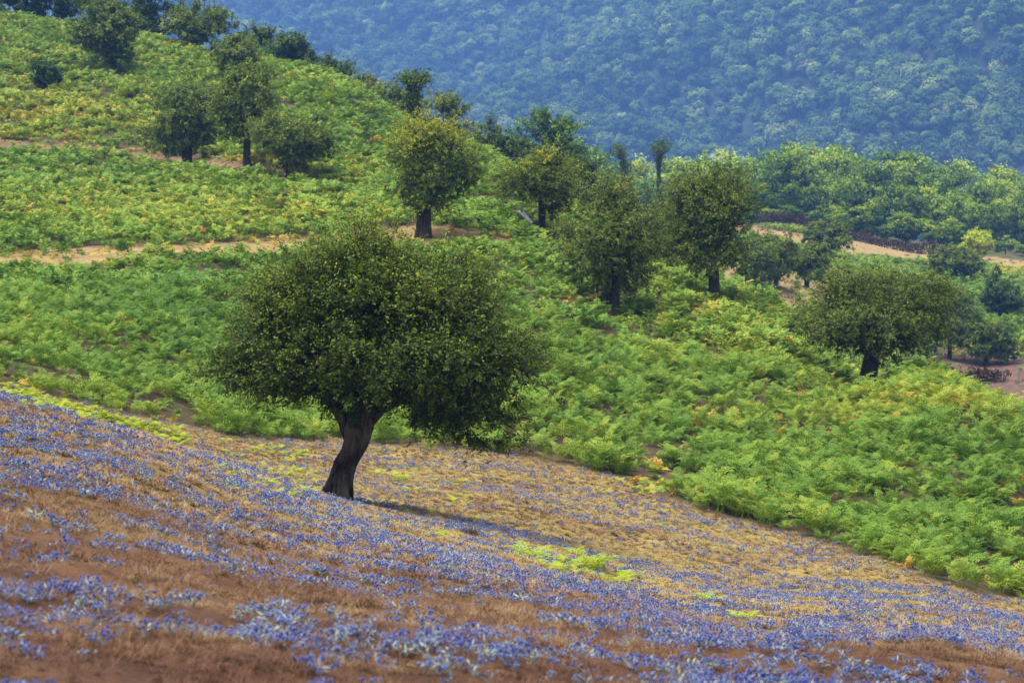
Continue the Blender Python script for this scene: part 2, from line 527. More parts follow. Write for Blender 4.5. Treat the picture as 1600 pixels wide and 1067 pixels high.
mx, my = np.meshgrid(np.linspace(-900, 900, 190), np.linspace(660, 2700, 170))
mz = mountain_z(mx, my)
mb = MB()
ii = (np.arange(169)[:, None] * 190 + np.arange(189)[None])
mb.add(np.stack([mx, my, mz], -1).reshape(-1, 3), np.stack([ii, ii + 1, ii + 191, ii + 190], -1).reshape(-1, 4))
m, nt, out = new_mat('mountain_floor')
p = N(nt, 'ShaderNodeBsdfPrincipled', Roughness=1.0)
nz = N(nt, 'ShaderNodeTexNoise', Scale=0.1, Detail=5.0)
g_ = nt.nodes.new('ShaderNodeNewGeometry'); nt.links.new(g_.outputs['Position'], nz.inputs['Vector'])
nt.links.new(ramp(nt, [(0.3, (0.010, 0.018, 0.007)), (0.7, (0.022, 0.034, 0.012))], nz.outputs[0]), p.inputs['Base Color'])
nt.links.new(p.outputs[0], out.inputs['Surface'])
mount = mb.build('mountain', m, smooth=True)
tag(mount, kind='structure', label='steep mountainside under forest beyond the valley')


# ------------------------------------------------------------------ scattering by geometry nodes
def scatter(name, P, rot, scl, tint, idx, variants, **kw):
    me = bpy.data.meshes.new(name)
    P = np.asarray(P, np.float32)
    me.vertices.add(len(P)); me.vertices.foreach_set('co', P.ravel())
    def setv(nm, typ, arr, key):
        a = me.attributes.new(nm, typ, 'POINT'); a.data.foreach_set(key, np.ascontiguousarray(arr).ravel())
    setv('rot', 'FLOAT_VECTOR', np.asarray(rot, np.float32), 'vector')
    scl = np.asarray(scl, np.float32)
    if scl.ndim == 1: scl = np.repeat(scl[:, None], 3, 1)
    setv('scl', 'FLOAT_VECTOR', scl, 'vector')
    setv('tint', 'FLOAT', np.clip(np.asarray(tint, np.float32), 0, 1), 'value')
    setv('idx', 'INT', np.asarray(idx, np.int32), 'value')
    o = bpy.data.objects.new(name, me); COL.objects.link(o)
    vc = bpy.data.collections.new(name + '_kinds')
    for k, vm in enumerate(variants):
        vo = bpy.data.objects.new('%s_kind_%02d' % (name, k), vm); vc.objects.link(vo)
    ng = bpy.data.node_groups.new(name + '_scatter', 'GeometryNodeTree')
    ng.interface.new_socket('Geometry', in_out='INPUT', socket_type='NodeSocketGeometry')
    ng.interface.new_socket('Geometry', in_out='OUTPUT', socket_type='NodeSocketGeometry')
    gi = ng.nodes.new('NodeGroupInput'); go = ng.nodes.new('NodeGroupOutput')
    ip = ng.nodes.new('GeometryNodeInstanceOnPoints')
    ci = ng.nodes.new('GeometryNodeCollectionInfo')
    ci.inputs['Collection'].default_value = vc
    ci.inputs['Separate Children'].default_value = True
    ci.inputs['Reset Children'].default_value = True
    def na(nm, typ):
        q = ng.nodes.new('GeometryNodeInputNamedAttribute'); q.data_type = typ; q.inputs['Name'].default_value = nm
        return q.outputs['Attribute']
    er = ng.nodes.new('FunctionNodeEulerToRotation')
    ng.links.new(na('rot', 'FLOAT_VECTOR'), er.inputs[0])
    L = ng.links.new
    L(gi.outputs[0], ip.inputs['Points']); L(ci.outputs[0], ip.inputs['Instance'])
    ip.inputs['Pick Instance'].default_value = True
    L(na('idx', 'INT'), ip.inputs['Instance Index'])
    L(er.outputs[0], ip.inputs['Rotation']); L(na('scl', 'FLOAT_VECTOR'), ip.inputs['Scale'])
    L(ip.outputs[0], go.inputs[0])
    md_ = o.modifiers.new('scatter', 'NODES'); md_.node_group = ng
    tag(o, kind='stuff', **kw)
    return o


# ------------------------------------------------------------------ leaves and trees
def add_leaves(mb, P, Nn, size, val, mat=0, aspect=0.55, r=rng):
    """a diamond leaf for every point; Nn is the leaf normal"""
    k = len(P)
    a = nrm(np.cross(Nn, r.normal(size=(k, 3)))); b = np.cross(Nn, a)
    s = np.asarray(size)[:, None] if np.ndim(size) else size
    v = np.stack([P - a * s * 0.5, P + b * s * 0.5 * aspect + a * s * 0.05, P + a * s * 0.5, P - b * s * 0.5 * aspect + a * s * 0.05], 1)
    mb.add(v.reshape(-1, 3), np.arange(k * 4).reshape(k, 4), mat, val)


def kmeans(P, k, r):
    c = P[r.choice(len(P), k, replace=False)]
    for _ in range(4):
        l = np.argmin(((P[:, None] - c[None]) ** 2).sum(-1), 1)
        for j in range(k):
            if np.any(l == j): c[j] = P[l == j].mean(0)
    return l


def make_crown_points(lobes, nt_, r, shell=0.42, per=9, csize=0.2):
    L = np.array(lobes, float)
    vol = L[:, 3] * L[:, 4] * L[:, 5]
    nc = max(6, nt_ // per)
    w = r.choice(len(L), nc, p=vol / vol.sum())
    d = nrm(r.normal(size=(nc, 3)))
    rad = r.random(nc) ** shell
    cc = L[w, :3] + d * rad[:, None] * L[w, 3:6]
    R_ = np.cbrt(vol.max()) * csize * r.uniform(0.6, 1.35, nc)
    j = r.integers(0, nc, nt_)
    off = r.normal(size=(nt_, 3)) * np.array([0.62, 0.62, 0.42]) * R_[j][:, None]
    return cc[j] + off, nrm(off + np.array([0, 0, 0.15])), j


def grow_tree(seed, trunk, lobes, terms, shoots, per, leaf, shoot_len, leafmat, barkmat, trunk_sides=14, flute=None,
              twigs=True, up=0.25, bright=None, shell=0.42, thin=0.004, limb_r=0.6, minr=0.006, vrange=(0.5, 0.42), cper=9, csize=0.2, wild=0.06, limbs=(), cvar=0.10):
    """returns meshes: trunk with limbs, twigs, crown of leaves"""
    r = np.random.default_rng(seed)
    tp, tr = np.array(trunk[0], float), np.array(trunk[1], float)
    mbt, mbw, mbl = MB(), MB(), MB()
    tube(mbt, tp, tr, trunk_sides, flute=flute)
    for lp, lr in limbs:
        tube(mbt, lp, lr, 12, flute=lambda s, th: 1 + 0.14 * np.sin(3 * th + 5 * s) + 0.08 * np.sin(5 * th - 3 * s))
    L = np.array(lobes, float)
    cen = (L[:, :3] * (L[:, 3:6].prod(1))[:, None]).sum(0) / L[:, 3:6].prod(1).sum()
    P, PO, PJ = make_crown_points(lobes, terms, r, shell, cper, csize)
    ok_ = P[:, 2] > 0.15
    P, PO, PJ = P[ok_], PO[ok_], PJ[ok_]
    cval = r.normal(size=PJ.max() + 1) * cvar

    def grow(p, d, idx, rad):
        if len(idx) == 0: return
        if len(idx) <= 2:
            for q in P[idx]:
                mid = (p + q) / 2 + r.normal(size=3) * 0.06 * np.linalg.norm(q - p)
                tube(mbw if rad < 0.03 else mbt, [p, mid, q], [max(rad * 0.8, minr), max(rad * 0.6, minr), minr * 0.7], 3)
            return
        k_ = 2 if len(idx) < 8 else int(r.integers(2, 5))
        l = kmeans(P[idx], min(k_, len(idx)), r)
        for j in range(k_):
            sub = idx[l == j]
            if len(sub) == 0: continue
            c = P[sub].mean(0)
            q = p + (c - p) * r.uniform(0.42, 0.62)
            ln = np.linalg.norm(q - p)
            m1 = p + d * ln * 0.35; m2 = p * 0.3 + q * 0.7 + r.normal(size=3) * 0.07 * ln
            rr = max(rad * (len(sub) / len(idx)) ** 0.5, minr)
            big = rr > 0.03
            pts = np.array([p, m1 * 0.6 + (p * 0.6 + q * 0.4) * 0.4, m2, q])
            tube(mbt if big else mbw, pts, [min(rad, rr * 1.25), rr, rr * 0.95, rr * 0.88], 8 if rr > 0.08 else (5 if big else 3))
            grow(q, nrm(q - m2), sub, rr * 0.88)
    grow(tp[-1], nrm(tp[-1] - tp[-2]), np.arange(len(P)), tr[-1] * limb_r * 1.5)
    # shoots
    S = np.repeat(P, shoots, 0)
    outd = nrm((S - cen) / L[:, 3:6].mean(0))
    D = nrm(outd * 0.75 + r.normal(size=S.shape) * 0.62 + np.array([0, 0, up]))
    ln = shoot_len * r.uniform(0.45, 1.25, len(S)) * np.where(r.random(len(S)) < wild, r.uniform(1.8, 3.0, len(S)), 1.0)
    ln = ln * np.where((D[:, 2] < -0.15) | (outd[:, 2] < -0.55), 0.55, 1.0)
    bend = r.normal(size=S.shape) * 0.22 + np.array([0, 0, -0.12])
    if twigs:
        k_ = len(S)
        side = nrm(np.cross(D, r.normal(size=S.shape))) * thin
        e1 = S + D * ln[:, None] * 0.55 + bend * (ln * 0.30)[:, None]; e2 = S + (D + bend) * ln[:, None]
        v = np.stack([S - side, S + side, e1 + side * 0.8, e1 - side * 0.8, e2 + side * 0.3, e2 - side * 0.3], 1).reshape(-1, 3)
        b0 = np.arange(k_)[:, None] * 6
        f = np.concatenate([b0 + np.array([[0, 1, 2, 3]]), b0 + np.array([[3, 2, 4, 5]])])
        mbw.add(v, f)
    tpar = r.uniform(0.12, 1.05, (len(S), per))
    Q = S[:, None] + D[:, None] * (ln[:, None] * tpar)[..., None] + bend[:, None] * (ln[:, None] * tpar ** 2)[..., None]
    Q = Q + r.normal(size=Q.shape) * leaf * 0.42
    Q = Q.reshape(-1, 3)
    Nn = nrm(r.normal(size=Q.shape) * 0.75 + np.array([0, 0, 0.55]) + 0.7 * np.repeat(np.repeat(PO, shoots, 0), per, 0) + 0.35 * np.repeat(outd, per, 0))
    sv = np.repeat(r.normal(size=len(S)) * 0.10 + np.repeat(r.normal(size=len(P)) * 0.05 + cval[PJ], shoots), per)
    val = vrange[0] + sv + r.normal(size=len(Q)) * 0.10 + (tpar.ravel() - 0.5) * 0.16
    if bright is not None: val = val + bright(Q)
    add_leaves(mbl, Q, Nn, leaf * r.uniform(0.65, 1.35, len(Q)), np.clip(val, 0.02, 0.98), r=r)
    return mbt.mesh('trunk', [barkmat], True), (mbw.mesh('twigs', [barkmat]) if mbw.nv else None), mbl.mesh('crown', [leafmat])


def place_tree(name, meshes, loc, rz=0.0, scale=1.0):
    root = empty(name, loc, rz)
    root.scale = (scale,) * 3 if np.ndim(scale) == 0 else scale
    for nm, me in zip(('trunk', 'twigs', 'crown'), meshes):
        if me is None: continue
        o = bpy.data.objects.new(nm, me); COL.objects.link(o); o.parent = root
    return root


def box_lobes(x0, x1, z0, z1, r, extra=9, depth=0.9, lump=0.45, taper=0.0):
    """a main ellipsoid with smaller lumps over its surface, inside a crown box (metres)"""
    cx, cz = (x0 + x1) / 2, (z0 + z1) / 2
    rx, rz = (x1 - x0) / 2, (z1 - z0) / 2
    ry = rx * depth
    L = [(cx, 0, cz, rx * 0.78, ry * 0.78, rz * 0.80)]
    for _ in range(extra):
        d = nrm(r.normal(size=3))
        s = lump * r.uniform(0.7, 1.2)
        k = 1.0 - s * 0.95
        wid = 1 - taper * max(d[2], 0)
        L.append((cx + d[0] * rx * k * wid, d[1] * ry * k, cz + d[2] * rz * k, rx * s, ry * s, rz * s * 0.9))
    return L


# ------------------------------------------------------------------ the big hawthorn
def px_tree(u, d):
    return at_depth(u, d), d / FPX


B, PM = px_tree(527, 41.0)
zb = float(B[2])


def loc_of(u, v, d=41.0, base=B):
    """photo pixel -> metres relative to a tree's base, in the plane of that tree"""
    return (float(ray(u, v)[0]) * d - base[0], z_of_row(v, d) - base[2])


def hero():
    q = lambda u, v: loc_of(u, v)
    path = [(524, 792), (528, 772), (533, 750), (540, 725), (549, 700), (556, 680), (562, 662), (569, 642), (577, 612)]
    pts = [(q(u, v)[0], 0.03 * k, q(u, v)[1]) for k, (u, v) in enumerate(path)]
    pts[0] = (pts[0][0] - 0.03, 0, -0.35)
    pts = np.array(pts)
    t = np.linspace(0, len(pts) - 1, 80)
    P = np.stack([np.interp(t, np.arange(len(pts)), pts[:, j]) for j in range(3)], -1)
    R = 0.84 * np.interp(t, np.arange(len(pts)), [0.33, 0.27, 0.215, 0.20, 0.215, 0.235, 0.22, 0.19, 0.14])

    def flute(s, th):
        tw = th + s * 2.2
        f = 1 + 0.26 * np.sin(3 * tw + 0.4) + 0.20 * np.sin(5 * tw - s * 5) + 0.08 * np.sin(9 * tw + 7 * s) + 0.05 * np.sin(11 * s + 2 * th) - 0.2 * np.abs(np.sin(4.5 * tw + 1.6 * np.sin(9 * s) + 0.5)) ** 0.6 + 0.10 * (vnoise(th * 5 + s * 6, s * 9 + 0 * th, 3) - 0.5)
        flare = np.clip(0.22 - s, 0, 1) * 4
        return f + flare * (0.22 * np.sin(3 * th + 2.6) + 0.35 * np.clip(np.cos(th - 2.9), 0, 1) ** 3)
    lob = []
    for u, v, ru, rv, ry in [(585, 522, 165, 112, 1.7), (440, 556, 92, 66, 1.1), (468, 482, 72, 50, 0.9), (585, 432, 108, 52, 1.1), (692, 472, 78, 58, 1.0), (745, 560, 80, 72, 1.1),
                             (722, 626, 70, 48, 0.8), (752, 682, 42, 32, 0.5), (560, 622, 70, 26, 0.8), (490, 595, 108, 40, 1.2), (395, 578, 52, 42, 0.7), (542, 380, 32, 28, 0.35), (655, 406, 38, 28, 0.45),
                             (600, 394, 36, 24, 0.4), (800, 585, 34, 50, 0.5), (360, 562, 22, 32, 0.4), (640, 598, 105, 45, 1.4), (690, 640, 56, 28, 0.7), (640, 552, 118, 72, 2.0), (520, 440, 70, 40, 0.8)]:
        x, z = q(u, v)
        lob.append((x, 0.25, z, ru * PM * 0.98, max(ry, 0.4), rv * PM * 0.97))
    limbs = []
    for way, r0 in [([(553, 690), (535, 655), (505, 622), (468, 598)], 0.15), ([(560, 676), (592, 642), (632, 620), (682, 604)], 0.15), ([(563, 660), (560, 620), (540, 575), (520, 520)], 0.13), ([(566, 655), (600, 605), (625, 550)], 0.12)]:
        w = np.array([(q(u, v)[0], 0.2 + 0.12 * k, q(u, v)[1]) for k, (u, v) in enumerate(way)])
        tt = np.linspace(0, len(w) - 1, 12)
        limbs.append((np.stack([np.interp(tt, np.arange(len(w)), w[:, j]) for j in range(3)], -1), np.linspace(r0, r0 * 0.45, 12)))
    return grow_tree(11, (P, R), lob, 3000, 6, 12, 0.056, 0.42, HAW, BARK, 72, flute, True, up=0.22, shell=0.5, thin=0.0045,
                     bright=lambda Q: 0.15 * np.clip((Q[:, 2] - 2.2) / 2.6, -0.8, 1), limb_r=0.62, minr=0.007, vrange=(0.45, 0.4), cper=8, csize=0.20, wild=0.16, limbs=limbs, cvar=0.07)  # overhead light painted into the leaf colour: paler towards the top, darker below


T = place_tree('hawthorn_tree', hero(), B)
tag(T, 'large dark hawthorn with leaning gnarled trunk, nearest tree, rooted among blue flowers', 'tree')


# ------------------------------------------------------------------ hawthorns on the slope, each from its own outline
def slope_tree(seed, u, v, x0, x1, y0, y1, trw, label, mat=HAW2, d=None, lean=0, terms=620, shoots=5, per=9, leaf=None, sl=None,
               extra=10, name='hawthorn_tree', bright=None, bark=BARK2, group='hawthorns scattered over the bracken slope', lump=0.45, up=0.25, cat='tree', vr=0.42, more=()):
    base = hit(u, v) if d is None else at_depth(u, d)
    if 'crest' in group: y1 += 22
    d = base[1]; pm = d / FPX
    r = np.random.default_rng(seed)
    q = lambda uu, vv: loc_of(uu, vv, d, base)
    X0, X1 = q(x0, v)[0], q(x1, v)[0]
    Z0, Z1 = (max(q(u, y1 + 17)[1], 0.15) if 'crest' not in group else max(q(u, y1)[1], 0.15)), q(u, y0)[1]
    cx_ = (X0 + X1) / 2; X0, X1 = cx_ + (X0 - cx_) * 1.14, cx_ + (X1 - cx_) * 1.14
    terms = int(terms * 1.35)
    near_ = d < 130
    if not near_: shoots, per = 4, 8
    lob = box_lobes(X0, X1, Z0, Z1, r, extra + 8, lump=lump * r.uniform(0.75, 1.0))
    if 'crest' in group:
        lob += [(X0 * a_ + X1 * (1 - a_), 0, q(u, y1 - 16)[1], (X1 - X0) * 0.24, (X1 - X0) * 0.24, (Z1 - Z0) * 0.2) for a_ in (0.25, 0.5, 0.75)]
    for (uu, vv, ru, rv) in more:
        x, z = q(uu, vv); lob.append((x, 0, z, ru * pm, ru * pm * 0.8, rv * pm))
    H = Z1 - Z0
    tx = q(u + lean, v)[0]
    rad = trw * pm / 2 * 0.68
    ztop = Z0 + 0.18 * H
    t = np.linspace(0, 1, 14)
    P = np.stack([tx * t ** 1.3, 0.05 * np.sin(t * 4 + seed), -0.25 + t * (ztop + 0.25)], -1)
    R = rad * (1 + 0.55 * np.exp(-t * 7) - 0.05 * t)
    fl_ = lambda s, th: 1 + 0.12 * np.sin(3 * th + seed + s * 2) + 0.07 * np.sin(5 * th - s * 4)
    leaf = leaf or (max(0.07, 2.5 * pm) if near_ else 3.3 * pm); per = int(per * 1.3)
    sl = sl or max(0.38, (X1 - X0) * 0.075)
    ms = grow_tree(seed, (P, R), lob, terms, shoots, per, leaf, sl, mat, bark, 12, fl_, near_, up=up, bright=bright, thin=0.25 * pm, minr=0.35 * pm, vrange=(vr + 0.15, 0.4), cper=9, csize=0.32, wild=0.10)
    T = place_tree(name, ms, base)
    return tag(T, label, cat, group)


ytop = lambda z0, dz, a: (lambda Q: a * np.clip((Q[:, 2] - z0) / dz, 0, 1))
slope_tree(21, 292, 258, 228, 352, 122, 232, 24, 'round dark hawthorn with thick trunk on upper path, leftmost of the three there')
slope_tree(22, 386, 260, 338, 436, 96, 216, 17, 'tall dark hawthorn with long trunk on upper path, middle of the three there')
slope_tree(23, 452, 276, 398, 522, 165, 248, 13, 'low spreading hawthorn beside upper path, rightmost of the three there')
slope_tree(24, 178, 110, 120, 222, -8, 84, 12, 'broad dark hawthorn high on left slope, alone among bright bracken above the small shrub')
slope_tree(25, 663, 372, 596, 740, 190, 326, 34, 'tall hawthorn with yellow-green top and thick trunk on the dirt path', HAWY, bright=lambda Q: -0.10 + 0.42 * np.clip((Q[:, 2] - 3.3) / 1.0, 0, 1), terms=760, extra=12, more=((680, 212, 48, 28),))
slope_tree(26, 847, 364, 784, 914, 234, 314, 17, 'umbrella-shaped olive hawthorn with bare upright trunk beside the grey log', HAWY, terms=620, bright=lambda Q: -0.05 + 0.16 * np.clip((Q[:, 2] - 2.4) / 1.2, 0, 1))  # upper leaves coloured paler to imitate a sunlit top
slope_tree(27, 957, 483, 868, 1040, 272, 450, 32, 'dense grey-green hawthorn with stout trunk and drooping twigs, in front of the pair', terms=950, per=10, up=-0.1, extra=12)
slope_tree(28, 1042, 432, 1008, 1082, 312, 408, 11, 'partly hidden hawthorn between the two large grey-green hawthorns', d=112, terms=420)
slope_tree(29, 1115, 470, 1042, 1182, 244, 436, 24, 'tall narrow green hawthorn with forked trunk, right of the dense grey-green one', HAW, terms=950, extra=12, vr=0.5)
slope_tree(30, 1353, 616, 1268, 1468, 404, 560, 38, 'widest hawthorn of the right slope with leaning dark trunk in yellowing bracken', HAW2, d=84, lean=12, terms=1250, per=10, extra=13)
slope_tree(31, 1180, 448, 1150, 1212, 362, 446, 9, 'dark hawthorn half hidden behind the tall narrow one', d=186, terms=360)
slope_tree(32, 1209, 452, 1166, 1252, 362, 424, 11, 'dark flat-topped hawthorn with leaning trunk on dry grass beyond the crest', d=190, lean=8, terms=420)
slope_tree(33, 1260, 449, 1232, 1302, 384, 424, 12, 'small round hawthorn with thick short trunk beyond the crest', d=198, terms=360)
slope_tree(34, 1297, 404, 1260, 1332, 344, 402, 6, 'light green hawthorn at the edge of the tan meadow', d=250, terms=360, vr=0.5)
slope_tree(35, 1484, 562, 1442, 1524, 446, 538, 10, 'hawthorn behind the widest one, on bare purple-brown ground', d=190, terms=420)
slope_tree(36, 1541, 572, 1506, 1588, 494, 550, 11, 'small dark hawthorn with clear trunk on bare purple-brown ground by the post', d=188, terms=420, mat=HAW)
slope_tree(37, 1474, 505, 1440, 1508, 436, 504, 6, 'dark bushy hawthorn peeping over the right side of the widest one', d=215, terms=300)

# bushes: leaves down to the ground
bush = dict(name='hawthorn_bush', cat='bush', group='dense bushes without a visible trunk')
slope_tree(41, 70, 139, 50, 92, 94, 139, 8, 'small dark vase-shaped shrub alone in bracken on the left slope', DARKLEAF, terms=260, up=0.6, vr=0.35, **bush)
slope_tree(42, 1562, 494, 1534, 1598, 436, 494, 6, 'dark blue-green bush with pointed top in pale bracken at right edge', DARKLEAF, d=220, terms=330, more=((1556, 436, 12, 14),), **bush)
slope_tree(43, 1493, 437, 1456, 1530, 380, 437, 8, 'rounded green bush at the near edge of the tan meadow', HAW2, d=258, terms=380, **bush)
slope_tree(44, 1527, 400, 1504, 1549, 361, 400, 6, 'small bright green bush behind the rounded meadow bush', BROAD, d=300, terms=260, vr=0.75, **bush)
slope_tree(45, 366, 112, 334, 402, 52, 125, 10, 'rounded grey-green bush standing above the three path hawthorns', HAW2, d=178, terms=330, **bush)

# trees along the crest of the left hill; their feet are behind the crest
crest = dict(group='trees along the crest of the left hill')
slope_tree(51, 40, 28, -20, 78, -75, 30, 10, 'dark tree cut by the top edge in the upper left corner', d=222, mat=DARKLEAF, terms=420, vr=0.5, **crest)
slope_tree(52, 102, 40, 62, 140, -55, 42, 9, 'dark tree on the crest between the corner tree and the broad hawthorn', d=222, mat=DARKLEAF, terms=380, vr=0.5, **crest)
slope_tree(53, 240, 44, 202, 278, -40, 48, 9, 'dark crest tree behind and right of the broad hawthorn', d=218, mat=DARKLEAF, terms=380, vr=0.5, **crest)
slope_tree(54, 310, 78, 260, 360, 0, 80, 9, 'round dark crest tree with pointed top, left of the crest thicket', d=203, terms=480, **crest)
slope_tree(55, 395, 100, 362, 440, 33, 102, 7, 'dark bushy crest tree at the left end of the thicket', d=204, mat=DARKLEAF, terms=380, vr=0.6, **crest)
slope_tree(56, 450, 108, 412, 484, 44, 116, 7, 'dark rounded crest tree at the right end of the thicket, against the blue mountain', d=200, mat=DARKLEAF, terms=380, vr=0.5, **crest)
slope_tree(57, 508, 128, 466, 552, 78, 140, 6, 'low dark crest bush sloping down right of the thicket', d=192, mat=DARKLEAF, terms=300, vr=0.6, **crest)
slope_tree(58, 570, 152, 526, 614, 112, 162, 6, 'low green crest bush midway down the skyline', d=186, terms=300, vr=0.5, **crest)
slope_tree(59, 622, 182, 578, 660, 126, 192, 6, 'rounded crest bush just left of the ivy column tree', d=178, terms=320, **crest)
slope_tree(60, 692, 200, 644, 734, 144, 205, 6, 'rounded crest bush just right of the ivy column tree', d=178, terms=320, vr=0.5, **crest)
slope_tree(61, 762, 250, 708, 812, 174, 258, 8, 'dark round tree on the crest left of the tall spreading tree', d=172, mat=DARKLEAF, terms=460, vr=0.55, **crest)
slope_tree(62, 846, 262, 786, 904, 168, 262, 8, 'tall spreading bluish tree at the low end of the crest', d=196, mat=BROAD, terms=560, vr=0.28, **crest)
slope_tree(63, 905, 300, 870, 940, 240, 300, 6, 'low dark green tree behind the umbrella-shaped hawthorn', d=190, mat=DARKLEAF, terms=300, vr=0.6, **crest)


# ivy-clad column tree and the thin one with a tufted top
def column_tree(seed, u, d, v0, v1, wpx, label, tuft, forks):
    base = at_depth(u, d); pm = d / FPX
    r = np.random.default_rng(seed)
    q = lambda uu, vv: loc_of(uu, vv, d, base)
    zt, zbm = q(u, v0)[1], q(u, v1)[1]
    mbt, mbl = MB(), MB()
    z = np.linspace(-0.3, zt * 0.86, 16)
    P = np.stack([0.1 * np.sin(z * 0.5), 0 * z, z], -1)
    tube(mbt, P, np.linspace(0.26, 0.10, 16), 7)
    pts = []
    for k_ in range(forks):
        a = r.uniform(0, 2 * math.pi); s = wpx * pm * r.uniform(0.35, 0.6)
        z0_ = zt - (zt - zbm) * r.uniform(0.35, 0.7)
        e = np.array([math.cos(a) * s, math.sin(a) * s, zt * r.uniform(0.93, 1.0)])
        ln = np.array([np.array([0.0, 0, z0_]), np.array([e[0] * 0.5, e[1] * 0.5, (z0_ + e[2]) / 2 - 0.1]), e])
        tube(mbt, ln, [0.07, 0.05, 0.02], 4)
        t = r.random(90)
        pts.append(ln[0] * (1 - t)[:, None] + ln[2] * t[:, None] + r.normal(size=(90, 3)) * 0.22)
        pts.append(e + r.normal(size=(60, 3)) * np.array([0.4, 0.4, 0.22]))
    k_ = 1100
    zz = r.uniform(zbm, zt - (zt - zbm) * 0.35, k_)
    a = r.uniform(0, 2 * math.pi, k_)
    rr = wpx * pm * tuft * r.uniform(0.3, 1, k_) * (0.7 + 0.5 * vnoise(zz * 1.3, zz * 0, seed))
    pts.append(np.stack([rr * np.cos(a), rr * np.sin(a), zz], -1))
    Q = np.concatenate(pts)
    add_leaves(mbl, Q, nrm(r.normal(size=Q.shape) + np.array([0, 0, 0.6])), 0.26, np.clip(r.normal(0.42, 0.16, len(Q)), 0, 1), r=r)
    T = place_tree('column_tree', (mbt.mesh('trunk', [BARK2], True), None, mbl.mesh('crown', [HAW2])), base)
    return tag(T, label, 'tree', 'ivy-clad column trees')


column_tree(71, 648, 170, 117, 200, 36, 'ivy-clad column tree with forked bristly top above the yellow-topped hawthorn', 0.32, 9)
column_tree(72, 1028, 300, 220, 290, 24, 'thin bare-stemmed tree with a tufted top against the blue mountain', 0.14, 10)
column_tree(73, 976, 290, 228, 300, 30, 'slim green ivy column tree behind the dense grey-green hawthorn', 0.45, 7)


# ------------------------------------------------------------------ the wood at the far edge of the meadow
def broad_variant(seed, H=12.0, w=0.36, low=0.12, terms=420):
    r = np.random.default_rng(seed)
    lob = [(0, 0, H * (0.5 + low / 2), H * w * 0.7, H * w * 0.7, H * (0.5 - low / 2) * 0.8)]
    for _ in range(13):
        a = r.uniform(0, 2 * math.pi); h = r.uniform(low + 0.08, 0.93)
        prof = math.sin(math.pi * min(max((h - low) / (1.08 - low), 0.05), 1)) ** 0.6
        rr = H * w * prof * r.uniform(0.45, 0.85)
        s = H * r.uniform(0.09, 0.15)
        lob.append((rr * math.cos(a), rr * math.sin(a), H * h - s * 0.5, s * 1.15, s * 1.15, s * 0.85))
    t = np.linspace(0, 1, 8)
    P = np.stack([0.15 * np.sin(t * 3 + seed), 0.1 * t, -0.4 + t * H * 0.45], -1)
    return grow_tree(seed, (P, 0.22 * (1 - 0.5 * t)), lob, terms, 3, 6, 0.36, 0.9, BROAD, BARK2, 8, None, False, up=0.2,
                     minr=0.03, csize=0.3, vrange=(0.44, 0.4), bright=lambda Q: 0.32 * np.clip((Q[:, 2] / H - 0.55) * 2, -0.8, 1), shell=0.38)  # light on the crowns put into leaf colour: bright tops, dark lower parts


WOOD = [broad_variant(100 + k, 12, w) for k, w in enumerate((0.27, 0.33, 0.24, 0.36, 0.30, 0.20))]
ORD = ['first', 'second', 'third', 'fourth', 'fifth', 'sixth', 'seventh', 'eighth', 'ninth', 'tenth', 'eleventh', 'twelfth', 'thirteenth',
       'fourteenth', 'fifteenth', 'sixteenth', 'seventeenth', 'eighteenth', 'nineteenth', 'twentieth', 'twenty-first', 'twenty-second', 'twenty-third', 'twenty-fourth', 'twenty-fifth', 'twenty-sixth']
WOOD_TOP = poly([(880, 244), (925, 218), (975, 262), (1000, 258), (1060, 246), (1100, 238), (1180, 232), (1250, 226), (1310, 232), (1390, 236), (1470, 250), (1530, 262), (1600, 268), (1800, 290)])


def wood_row(seed, d0, d1, us, tops, kind, words, vari=None):
    r = np.random.default_rng(seed)
    for k, u in enumerate(us):
        d = r.uniform(d0, d1)
        base = at_depth(u, d)
        vt = tops(u) + r.uniform(-7, 12)
        H = z_of_row(vt, d) - base[2]
        H = max(H, 2.0)
        v = WOOD[int(r.integers(0, len(WOOD)))]
        sx = np.clip(H / 12, 0.3, 3) * (r.uniform(0.85, 1.15) if kind != 'bush' else r.uniform(1.3, 1.7))
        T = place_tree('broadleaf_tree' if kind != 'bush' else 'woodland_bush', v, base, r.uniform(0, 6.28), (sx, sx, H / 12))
        tag(T, words % ORD[k], 'tree' if kind != 'bush' else 'bush', 'trees of the wood beyond the tan meadow')


r = np.random.default_rng(5)
jit = lambda us, a: [u + r.uniform(-a, a) for u in us]
wt = lambda u: np.interp(u, *WOOD_TOP)
wood_row(201, 400, 430, jit(np.arange(905, 1680, 36), 9), lambda u: wt(u) - 8, 'tree', 'green broadleaf tree in the back row of the wood, %s from left')
wood_row(202, 365, 392, jit(np.arange(888, 1680, 36), 10), lambda u: wt(u) + 10, 'tree', 'green broadleaf tree in the middle row of the wood, %s from left')
wood_row(203, 335, 358, jit(np.arange(880, 1690, 38), 10), lambda u: wt(u) + 45, 'tree', 'green broadleaf tree in the front row of the wood, %s from left')
wood_row(204, 318, 330, jit(np.arange(1200, 1690, 36), 9), lambda u: wt(u) + 88 + r.uniform(-6, 14), 'bush', 'low leafy bush along the foot of the wood, %s from left')

